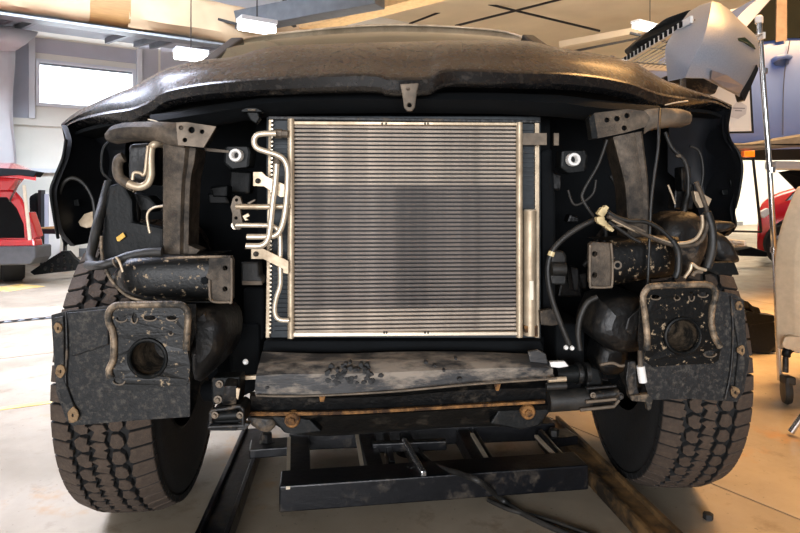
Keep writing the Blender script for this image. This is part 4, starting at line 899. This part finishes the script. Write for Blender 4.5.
fb('side_arm', (250, 449), (292, 446), .09, .03, z=.06); fb('side_arm', (540, 440), (572, 436), .08, .03, z=.07)
for x, y in ((267, 442), (554, 438)):
    c = Fp(x, y, .075); MB().lathe([(.03, -.015), (.03, .0), (.018, .002), (.018, .030), (.014, .032)], c, (0, 0, 1), 6).build('bolt', 'dusty', lf)
MB().lathe([(.05, 0), (.05, .02), (.02, .03), (.02, .10), (.03, .11)], Fp(410, 452, .02), (0, 0, 1), 18).build('jack_pad', 'steelblk', lf, smooth=True)
fb('jack_beam', (398, 424), (424, 476), .035, .04, z=.08); fb('jack_cross', (372, 447), (446, 444), .03, .03, z=.10)
fb('jack_handle', (404, 440), (424, 474), .016, .016, z=.12, m='chrome')
def rail(a, b_, label, m, w=.085, h=.05):
    pa, pb = Fp(*a, h), Fp(*b_, h); pa.z = pb.z = h / 2
    root = empty('runway_rail', (pa + pb) / 2 - Vector((0, 0, h / 2)), label, 'rail', 'steel rails on the floor')
    MB().beam(pa, pb, w, h * .4).build('rail_web', m, root, bevel=.003)
    s = (pb - pa).cross(Vector((0, 0, 1))).normalized()
    for k in (-1, 1): MB().beam(pa + s * k * (w / 2 - .006), pb + s * k * (w / 2 - .006), .014, h).build('rail_flange', m, root, bevel=.002)
rail((256, 424), (207, 545), 'dark steel rail on the floor left of the lift frame', 'steelblk')
rail((548, 416), (682, 548), 'worn brown steel rail on the floor right of the lift frame', 'oldsteel', w=.085)
cbl = MB().tube([Fp(420, 452, .10), Fp(432, 464, .10), Fp(458, 473, .12), Fp(480, 482, .125), Fp(500, 498, .02), Fp(520, 512, .006), Fp(548, 526, .006), Fp(585, 541, .006)], .008, 8).build('air_hose', 'rubber', smooth=True)
tag(cbl, 'black air hose running from the lift frame over its front bar, upper of two', 'hose')
cbl = MB().tube([Fp(488, 500, .006), Fp(510, 510, .006), Fp(545, 519, .006), Fp(600, 538, .006)], .006, 8).build('air_hose', 'rubber', smooth=True)
tag(cbl, 'thin black hose lying on the floor beside the thicker hose', 'hose')
nut = MB().lathe([(.008, 0), (.014, .001), (.014, .016), (.008, .017)], Fp(708, 519, 0), (0, 0, 1), 6).build('hex_nut', 'mud'); tag(nut, 'small black nut lying on the floor right of the right tire', 'nut')
# ================================================================== background things
RED = mat('red_car_paint', lin(196, 14, 26), .25, .1, .08, 3, coat=1)
BLU = mat('light_blue_car_paint', lin(92, 118, 182), .35, .0, .06, 3, coat=.2)
SIL = mat('silver_panel_paint', lin(140, 146, 158), .40, .15, .10, 200, coat=.2)
DGL = mat('dark_car_glass', lin(24, 28, 26), .15, 0, .3, 2, spec=.25)
GRYP = mat('grey_bumper_plastic', lin(78, 80, 84), .5, 0, .15, 20)
# --- red hatchback, tail toward us, tailgate open (left edge)
D = 6.2
rc = empty('red_hatchback', (P(-40, 283, D).x, D + .8, 0), 'red hatchback with raised tailgate at the left edge of the picture', 'car')
body = plate('car_body', [(-150, 196), (-60, 188), (14, 189), (22, 198), (28, 212), (34, 228), (36, 242), (34, 262), (-150, 262)], D, tuple(V * 2.0), RED, rc, bevel=.03)
body2 = body
plate('cargo_opening', [(-110, 200), (6, 197), (16, 208), (23, 224), (24, 238), (-110, 238)], D - .01, .05, 'void', rc, bevel=.01)
plate('sill', [(-140, 240), (34, 239), (35, 247), (-140, 249)], D - .06, .15, RED, rc, bevel=.02)
plate('rear_bumper', [(-140, 248), (35, 246), (35, 258), (30, 265), (-140, 267)], D - .10, .3, GRYP, rc, bevel=.02)
plate('tail_lamp', [(24, 213), (29, 212), (34, 226), (37, 236), (33, 240), (27, 236), (27, 226)], D - .05, .12, mat('tail_lamp_red', lin(170, 10, 20), .15, 0, .1, 5, coat=1), rc, bevel=.01)
tg = MB().grid([[P(-150, 176, 6.9), P(-40, 165, 6.9), P(10, 163, 6.8), P(20, 166, 6.8)], [P(-150, 172, 6.2), P(-40, 162, 6.2), P(14, 163, 6.1), P(26, 167, 6.1)], [P(-150, 176, 5.7), P(-40, 168, 5.6), P(16, 170, 5.5), P(36, 173, 5.5)]], .07, (0, 0, -1)).build('tailgate', RED, rc, smooth=True)
plate('tailgate_lip', [(-150, 172), (0, 168), (20, 169), (37, 172), (33, 177), (18, 175), (0, 176), (-150, 180)], 5.48, .12, 'void', tg, bevel=.01)
plate('tailgate_trim', [(-150, 180), (0, 177), (18, 178), (8, 190), (-150, 196)], 6.0, .12, RED, tg, bevel=.02)
ptube('gas_strut', [(20, 180, 5.9), (10, 201, 6.2)], None, .012, 'chrome', rc, smooth=False)
ptube('gas_strut', [(24, 185, 6.0), (30, 240, 6.05)], None, .016, 'paper', rc, smooth=False, label='pale upright rod beside the tailgate')
for k in (.35, 1.65):
    MB().lathe([(.18, -.10), (.29, -.11), (.32, -.08), (.325, 0), (.32, .08), (.29, .11), (.18, .10)], Vector((P(13, 0, D).x, D, .325)) + V * k, U, 36).build('wheel', 'tire', rc, smooth=True)
# --- generic side-on car
def sidecar(name, label, st, D0, width, z2, m, cat='car', ang=0.0):
    """side facing us; the car's length runs at -ang to the picture plane, its left end at distance D0"""
    cs, sn = math.cos(ang), math.sin(ang); k0 = (st[0][0] - XC) / F; X0 = k0 * D0; wd = Vector((sn, cs, 0))
    def dep(x): k = (x - XC) / F; return D0 - sn * (k * D0 - X0) / (cs + k * sn)
    xs = [s[0] for s in st]; xm = (xs[0] + xs[-1]) / 2; c0 = P(xm, 0, dep(xm)) + wd * width / 2
    root = empty(name, (c0.x, c0.y, z2), label, cat)
    root_dep[name] = dep
    st = dens([tuple(map(float, s)) for s in st], 3)
    rows = []
    for x, yl, yb, yu in st:                        # lower, belt, upper rows
        a = P(x, yl, D0); b2 = P(x, yb, D0); c = P(x, yu, D0); q = P(x, 0, dep(x))
        zl, zb, zu = a.z, max(a.z + .02, b2.z), max(b2.z + .01, c.z)
        t = max(0, (zu - zb)) * .32
        near = [(.10, zl), (.03, zl + (zb - zl) * .12), (-.015, zl + (zb - zl) * .5), (.0, zb - .03), (.03, zb), (.03 + t * .6, zb + (zu - zb) * .6), (.05 + t, zu - .02), (.16 + t, zu)]
        far = [(width - d, z) for d, z in reversed(near)]
        rows.append([Vector((q.x, q.y, z)) + wd * d for d, z in near + far])
    mb = MB().grid(rows)
    for r in (rows[0], rows[-1]): mb.add(r, [tuple(range(len(r)))])
    mb.build('car_body', m, root, smooth=True)
    return root
root_dep = {}
def wheel(root, x, z, r, m='tire'):
    d = root_dep[root.name](x) - .04; c = P(x, 0, d); c.z = z; u = P(x + 10, 0, root_dep[root.name](x + 10)) - P(x, 0, root_dep[root.name](x)); u.z = 0; u.normalize(); w_ = Vector((-u.y, u.x, 0))
    w = MB().lathe([(r * .62, -.02), (r * .9, -.03), (r, .01), (r, .2), (r * .6, .22)], c, w_, 36).build('wheel', m, root, smooth=True)
    mb = MB()
    for k in range(5):
        t = 2 * PI * k / 5; mb.beam(c - w_ * .035, c - w_ * .035 + u * (math.cos(t) * r * .6) + Vector((0, 0, math.sin(t) * r * .6)), r * .16, .02, w_)
    mb.lathe([(r * .16, -.05), (r * .16, 0)], c, w_, 16).build('wheel_spokes', GREY, w)
# red car at the right
D0 = 7.9
rr = sidecar('red_coupe', 'red low car with dark front wheel parked beyond the chrome rack at right', [(757, 250, 235, 228), (760, 252, 214, 206), (768, 252, 206, 198), (780, 250, 202, 192), (800, 250, 198, 186), (850, 250, 194, 166), (900, 250, 194, 160), (950, 250, 196, 172), (975, 248, 202, 192), (985, 240, 214, 206)], D0, 1.7, 0, RED, ang=math.radians(31))
dp = root_dep['red_coupe']
def cpl(name, pts, off, th, m): return MB().ppoly([(x, YH + (y - YH) * D0 / dp(x), dp(x) - off) for x, y in pts], th).build(name, m, rr, bevel=.004)
cpl('wheel_arch', [(772, 252), (773, 236), (778, 224), (789, 217), (802, 223), (808, 236), (809, 252)], .05, .05, 'void')
wheel(rr, 790, .30, .295); wheel(rr, 950, .30, .295)
cpl('side_glass', [(786, 201), (796, 191), (835, 171), (850, 168), (850, 194), (800, 198)], .03, .03, DGL)
cpl('head_lamp', [(760, 212), (768, 208), (772, 212), (764, 218)], .04, .05, 'white')
MB().grid([[P(780, 172, 7.2), P(850, 160, 6.8)], [P(800, 192, 7.4), P(850, 188, 7.0)]], .04).build('open_hood', 'void', rr)
MB().ppoly([(738, 250), (752, 247), (768, 252), (768, 257), (740, 256)], .3, 7.5).build('bumper_piece', 'void', rr, bevel=.02)
# blue car up on the lift
D0 = 5.0
bc = sidecar('blue_raised_car', 'light blue car raised on a lift at the upper right', [(672, 140, 90, 84), (690, 146, 74, 60), (715, 149, 62, 40), (735, 150, 50, 24), (762, 149, 46, -4), (800, 148, 42, -24), (860, 147, 42, -30), (960, 146, 44, -28), (1040, 146, 48, -2), (1080, 142, 60, 40), (1100, 130, 80, 70)], D0, 1.8, P(0, 150, D0).z, BLU)
def sg(pts): return [(x, y, D0 + .012 + max(0, (46 - y) / F * D0) * .26) for x, y in pts]
MB().ppoly(sg([(738, 44), (744, 30), (765, 6), (776, -6), (776, 40)]), .01).build('front_glass', DGL, bc)
MB().ppoly(sg([(787, 38), (787, -14), (850, -22), (850, 38)]), .01).build('rear_glass', DGL, bc)
MB().ppoly([(x, y, d - .012) for x, y, d in sg([(776, 42), (777, -10), (787, -16), (787, 40)])], .012).build('door_post', mat('bronze_trim', lin(132, 120, 116), .4, .3), bc)
hd = MB().tube([P(773, 60.5, D0 + .0), P(777, 58, D0 - .05), P(784, 56.5, D0 - .055), P(790, 56.8, D0)], .022, 10).build('door_handle', BLU, bc, smooth=True)
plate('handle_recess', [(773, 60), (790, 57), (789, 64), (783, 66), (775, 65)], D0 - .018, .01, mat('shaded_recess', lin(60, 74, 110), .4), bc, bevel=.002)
ptube('door_seam', [(790, 40, D0 - .01), (784, 80, D0 - .03), (783, 135, D0 - .01)], None, .004, mat('seam_blue', lin(60, 72, 104), .5), bc)
plate('sill_trim', [(672, 142), (745, 143), (800, 134), (1100, 130), (1100, 146), (800, 146), (745, 151), (672, 148)], D0 - .03, .2, GRYP, bc, bevel=.02)
plate('marker_lamp', [(744, 151), (755, 150.5), (755, 157), (744, 157)], D0 - .06, .05, mat('amber_lens', lin(236, 120, 30), .3, 0, .05, 5), bc, bevel=.004)
MB().box(P(690, 150, D0 + .1), P(1090, 158, D0 + 1.5)).build('underbody', 'void', bc, bevel=.03)
vl = empty('vehicle_lift', (6.6, 5.9, 0), 'pale steel lift arm holding up the blue car', 'lift')
MB().beam(Vector((3.3, 5.35, 1.19)), Vector((6.6, 5.7, 1.16)), .14, .07).build('lift_arm', SOFF, vl, bevel=.01)
MB().box((6.5, 5.55, 0), (6.85, 5.95, 3.8)).build('lift_post', SOFF, vl, bevel=.01)
MB().beam(Vector((4.4, 6.3, 1.19)), Vector((6.6, 5.8, 1.16)), .14, .07).build('lift_arm', SOFF, vl, bevel=.01)
# chrome wire rack
D1 = 2.87
rk = empty('wire_rack', (P(740, 0, D1).x, D1 + .3, 0), 'chrome wire shelving rack standing right of the truck', 'rack')
ptube('rack_post', [(759, 19, D1), (763, 80, D1), (769, 160, D1), (775, 262, D1 + .02), (780, 380, D1 + .04)], None, .0125, 'chrome', rk, smooth=False, seg=14)
MB().lathe([(.018, -.02), (.018, .01), (.012, .016)], P(759, 19, D1), (0, 0, 1), 14).build('post_cap', 'white', rk)
for x, y in ((764, 71), (760.5, 36), (774, 250), (771.5, 170)): MB().lathe([(.0165, -.012), (.0165, .012)], P(x, y, D1), (0, 0, 1), 14).build('post_collar', 'chrome', rk)
zt = 1.66
for a in ((1.22, 3.45), (1.78, 3.55)): MB().beam((a[0], a[1], .12), (a[0], a[1], zt + .06), .024, .024).build('rack_post', 'chrome', rk, bevel=.004)
def shelf(z, x0, x1, y0, y1, n, name='wire_shelf', skew=0.0):
    s_ = MB().beam((x0, y0 + .22, z), (x1, y0 + .36, z), .012, .02).build(name, 'chrome', rk)
    for a, b_ in (((x0, y0), (x0 + skew, y1)), ((x1, y0 + .25), (x1 + skew, y1 + .1)), ((x0 + skew, y1), (x1 + skew, y1 + .1))): MB().beam((*a, z), (*b_, z), .012, .03).build('shelf_edge', 'white', s_)
    for k in range(n):
        t = (k + .5) / n; MB().beam((x0 + (x1 - x0) * t, y0 + .25 * t, z), (x0 + (x1 - x0) * t + skew, y1 + .1 * t, z), .005, .005).build('shelf_wire', 'chrome', s_)
    for k in range(3): MB().beam((x0 + skew * .3 * k, y0 + (y1 - y0) * (k + .5) / 3, z - .01), (x1 + skew * .3 * k, y0 + (y1 - y0) * (k + .5) / 3 + .15, z - .01), .006, .006).build('shelf_wire', 'chrome', s_)
shelf(zt, 1.24, 1.70, 2.55, 3.45, 14)
shelf(.66, 1.56, 1.80, 2.88, 3.4, 8)
for k in range(16):                                 # punched strip along the top shelf's edge
    y = 2.62 + k * .05; MB().box((1.228, y, zt - .012), (1.234, y + .022, zt + .012)).build('punched_slot', 'void', rk)
bf = MB()
for a, b_ in (((753, 158), (761, 232)), ((761, 232), (726, 231)), ((694, 162), (753, 158))): bf.beam(P(*a, 3.1), P(*b_, 3.1), .010, .010)
bf.build('frame_rod', 'cab', rk)
bag = MB()
for i, (x, y, w_, h_) in enumerate(((646, 36, 26, 10), (668, 22, 24, 12), (684, 13, 20, 10))): pass
o = MB().ppoly([(634, 44, 3.15), (650, 30, 3.1), (668, 17, 3.0), (690, 9, 2.9), (704, 12, 2.85), (700, 26, 2.85), (690, 20, 2.9), (668, 33, 3.0), (640, 50, 3.15)], .16).build('black_trim_part', 'black', bevel=.012)
tag(o, 'black plastic trim piece lying on the top shelf behind the silver panel', 'trim part')
o = MB().ppoly([(664, 76, 3.2), (700, 70, 3.2), (722, 80, 3.2), (716, 94, 3.2), (690, 92, 3.2), (668, 86, 3.2)], .1).build('dark_parts_bundle', 'dusty', bevel=.015)
tag(o, 'dark car part on the rack showing under the silver panel', 'car part')
MB().beam(P(683, 75, 2.95), P(683, 100, 2.95), .02, .02).build('rack_post', 'chrome', rk)
# poster sheet
po = empty('poster', P(728, 133, 3.3), 'white paper poster in a black frame under the silver panel', 'poster')
MB().ppoly([(699, 74, 3.3), (751, 79, 3.3), (754, 133, 3.3), (700, 134, 3.3)], .012).build('poster_frame', 'cab', po)
pp = MB().ppoly([(700, 75, 3.285), (749, 80, 3.285), (751.5, 131, 3.285), (701, 132, 3.285)], .004).build('poster_paper', mat('poster_paper', lin(214, 212, 206), .6, 0, .03, 5), po)
PG = mat('poster_grey_print', lin(186, 184, 184), .6)
plate('printed_shape', [(729, 112), (738, 100), (747, 106), (746, 114), (738, 119), (731, 117)], 3.283, .001, PG, pp, bevel=0)
for x0, x1, y in ((705, 722, 83), (706, 716, 86), (733, 745, 107.5), (735, 742, 110)): plate('printed_line', [(x0, y), (x1, y + .3), (x1, y + 1.4), (x0, y + 1.1)], 3.282, .001, mat('print_dark', lin(120, 118, 122), .6), pp, bevel=0)
# --- silver body panel on the rack
cv = lambda pts: crv([P(*p) for p in pts], 5)
sp = empty('silver_panel', P(708, 95, 2.530), 'silver car corner panel perched on top of the wire rack', 'car panel')
LL = cv([(690, 11, 2.730), (679, 26, 2.680), (667, 45, 2.640), (667, 62, 2.620), (669, 81, 2.600)])
L2 = cv([(700, 5, 2.660), (692, 24, 2.560), (683, 44, 2.500), (678, 62, 2.480), (676, 79.5, 2.500)])
RR = cv([(712, 1, 2.620), (709, 18, 2.480), (703, 40, 2.400), (693, 60, 2.380), (685, 77.5, 2.420)])
M1 = cv([(720, 3, 2.620), (722, 20, 2.480), (718, 42, 2.400), (712, 62, 2.390), (705, 78, 2.420)])
M2 = cv([(730, 10, 2.640), (738, 28, 2.520), (736, 46, 2.460), (732, 68, 2.450), (724, 88, 2.480)])
M3 = cv([(738, 19, 2.700), (750, 32, 2.620), (750, 50, 2.560), (750, 68, 2.540), (738, 95, 2.560)])
EE = cv([(742, 23, 2.740), (756, 36, 2.680), (759, 50, 2.640), (759, 66, 2.620), (745, 101, 2.640)])
pn = MB().grid([LL, L2, RR, M1, M2, M3, EE], .01).build('panel_skin', SIL, sp, smooth=True)
surf2 = lambda name, pts, d, th, m, par, **k: plate(name, pts, d, th, m, par, **k)
plate('panel_end', [(745, 101, 2.580), (759, 69, 2.580), (757, 64, 2.580), (741, 93, 2.560), (743, 100, 2.570)], None, .05, 'cab', sp, bevel=.003)
plate('lower_band', [(712, 70, 2.383), (727, 75, 2.420), (744, 86, 2.510), (740, 94, 2.530), (724, 87.5, 2.460), (711, 79, 2.405)], None, .006, mat('smoky_band', lin(122, 122, 130), .4, .4), sp, bevel=.001)
plate('handle_slot', [(731, 32, 2.480), (738, 38, 2.480), (745, 37, 2.520), (754, 45, 2.580), (756, 49, 2.590), (744, 42, 2.510), (738, 41, 2.480)], None, .01, mat('dark_green_slot', lin(30, 52, 40), .4), sp, bevel=.001)
# --- rolling chair at the right edge
ch = empty('rolling_chair', (P(815, 0, 2.6).x, 2.75, 0), 'beige upholstered rolling chair cut off by the right edge', 'chair')
rows = []
BE = mat('beige_upholstery', lin(196, 176, 148), .85, 0, .10, 30, bump=.4, bscale=160)
for i in range(13):
    t = i / 12; y = 186 + t * 168
    xl = 787 + 24 * max(0, 1 - t * 2.1) ** 1.7 + 4 * max(0, t - .5)
    rows.append([P(xl + (860 - xl) * k / 8, y, 2.6) + Vector((0, .05 * (1 - math.sin(PI * min(1, k / 8 + .0))) - .02 + (.06 if k in (0, 8) else 0), 0)) for k in range(9)])
MB().grid(rows, .09, (.70, .71, 0)).build('backrest', BE, ch, smooth=True, bevel=.02)
MB().ppoly([(780, 347), (784, 336), (860, 338), (860, 353), (790, 352)], (.33, .45, 0), 2.6).build('seat', BE, ch, bevel=.02)
ptube('base_arm', [(786, 356, 2.62), (788, 350, 2.62), (798, 346, 2.66), (815, 344, 2.75), (830, 345, 2.85)], None, .018, 'black', ch)
ptube('base_arm', [(830, 345, 2.85), (850, 352, 2.8), (865, 362, 2.75)], None, .018, 'black', ch); ptube('base_arm', [(830, 345, 2.85), (828, 340, 3.0), (826, 338, 3.15)], None, .018, 'black', ch)
ptube('gas_column', [(830, 300, 2.85), (830, 346, 2.85)], None, .03, 'chrome', ch)
for x, y, d in ((786.5, 383, 2.62), (865, 390, 2.6)):
    c = P(x, 0, d); c.z = .06
    ptube('caster_stem', [(x - 1, 357, d), (x - 1, 372, d)], None, .012, 'dusty', ch)
    MB().lathe([(.02, -.016), (.052, -.014), (.058, 0), (.052, .014), (.02, .016)], c + Vector((0, 0, -.002)), (1, -.35, 0), 26).build('caster', 'rubber', ch, smooth=True)
    MB().box(c + Vector((-.022, -.035, .03)), c + Vector((.022, .02, .066))).build('caster_fork', 'rubber', ch, bevel=.008)
st_ = empty('tube_stool', Fp(791, 432) + Vector((.34, -.14, 0)), 'chrome legged stool whose leg touches the floor at the lower right edge', 'stool')
A_ = Fp(791, 432, .012); C_ = Vector((A_.x + .34, A_.y - .14, .46))
for k in range(4):
    t = math.radians(190 + 90 * k); f_ = Vector((C_.x + .28 * math.cos(t), C_.y + .28 * math.sin(t), .012))
    if k == 0: f_ = A_
    MB().tube([f_, C_.lerp(f_, .35) + Vector((0, 0, .14)), C_ + (f_ - C_) * .3 + Vector((0, 0, .13 + .012))], .012, 12, smooth=False).build('leg', 'chrome', st_, smooth=True)
MB().lathe([(.10, 0), (.16, .005), (.165, .03), (.15, .045), (.02, .05)], C_, (0, 0, 1), 28).build('seat', 'black', st_, smooth=True)
# --- black creeper parts on the floor at right
bk_ = empty('black_floor_cart', (P(762, 0, 3.5).x, 3.6, 0), 'low black cart with loose black parts beyond the right tire', 'cart')
MB().ppoly([(744, 352), (744, 326), (752, 320), (778, 322), (780, 346), (770, 355)], .4, 3.45).build('cart_body', 'black', bk_, bevel=.02)
for pts in ([(738, 318), (748, 311), (760, 314), (776, 316), (778, 321), (760, 324), (744, 326)], [(748, 301), (753, 306), (760, 308), (762, 314), (754, 314), (750, 309)]):
    MB().ppoly(pts, .08, 3.42).build('loose_part', 'black', bk_, bevel=.008)
for x in (748, 772): MB().lathe([(.02, -.015), (.04, -.012), (.04, .012), (.02, .015)], (P(x, 0, 3.5).x, 3.5, .042), (1, 0, 0), 18).build('caster', 'rubber', bk_, smooth=True)
# --- black vented panel on the floor at left
hl_ = [(x, y, 1.5, 2.0) for x, y in ((64, 256), (58, 260.5), (64.5, 261.5), (70.5, 262), (52, 265), (58, 267), (65, 267.5), (72, 267.5), (45, 268.5), (51.5, 270))]
vp_ = plate('vented_panel', [(30, 272), (46, 261), (62, 251), (68, 251), (74, 258), (84, 266), (80, 270), (52, 273), (34, 275)], 6.6, .06, 'black', None, holes=hl_, bevel=.004)
tag(vp_, 'black vented plastic panel leaning on the floor behind the truck at left', 'panel')
# --- workbench, cabinet at left rear
wb = empty('workbench', (P(50, 0, 7.8).x, 7.9, 0), 'workbench with a dark top standing behind the truck at left', 'workbench')
MB().ppoly([(38, 229), (66, 229), (66, 234), (38, 234)], .6, 7.6).build('bench_top', 'cab', wb, bevel=.01); MB().ppoly([(38, 227.5), (62, 227.5), (62, 229), (38, 229)], .5, 7.65).build('board', WOOD, wb)
for x in (40, 63): MB().ppoly([(x, 234), (x + 2, 234), (x + 2, 268), (x, 268)], .05, 7.7).build('bench_leg', 'cab', wb)
cbn = empty('cabinet', (P(48, 0, 8.4).x, 8.4, 0), 'white cabinet behind the workbench at left', 'cabinet')
MB().ppoly([(38, 192), (60, 192), (60, 260.5), (38, 260.5)], .5, 8.4).build('cabinet_body', PAN, cbn, bevel=.01); MB().ppoly([(39, 194), (48, 194), (48, 258), (39, 258)], .02, 8.38).build('cabinet_door', PANG, cbn)
MB().ppoly([(38, 190), (41, 190), (41, 262), (38, 262)], .1, 8.3).build('dark_edge', 'cab', cbn)
o = MB().ppoly([(29, 196), (36, 192), (38, 258), (30, 258)], .2, 8.5).build('dark_bin', 'black', bevel=.03); tag(o, 'dark bin standing between the red hatchback and the cabinet', 'bin')
for v_ in o.data.vertices: pass
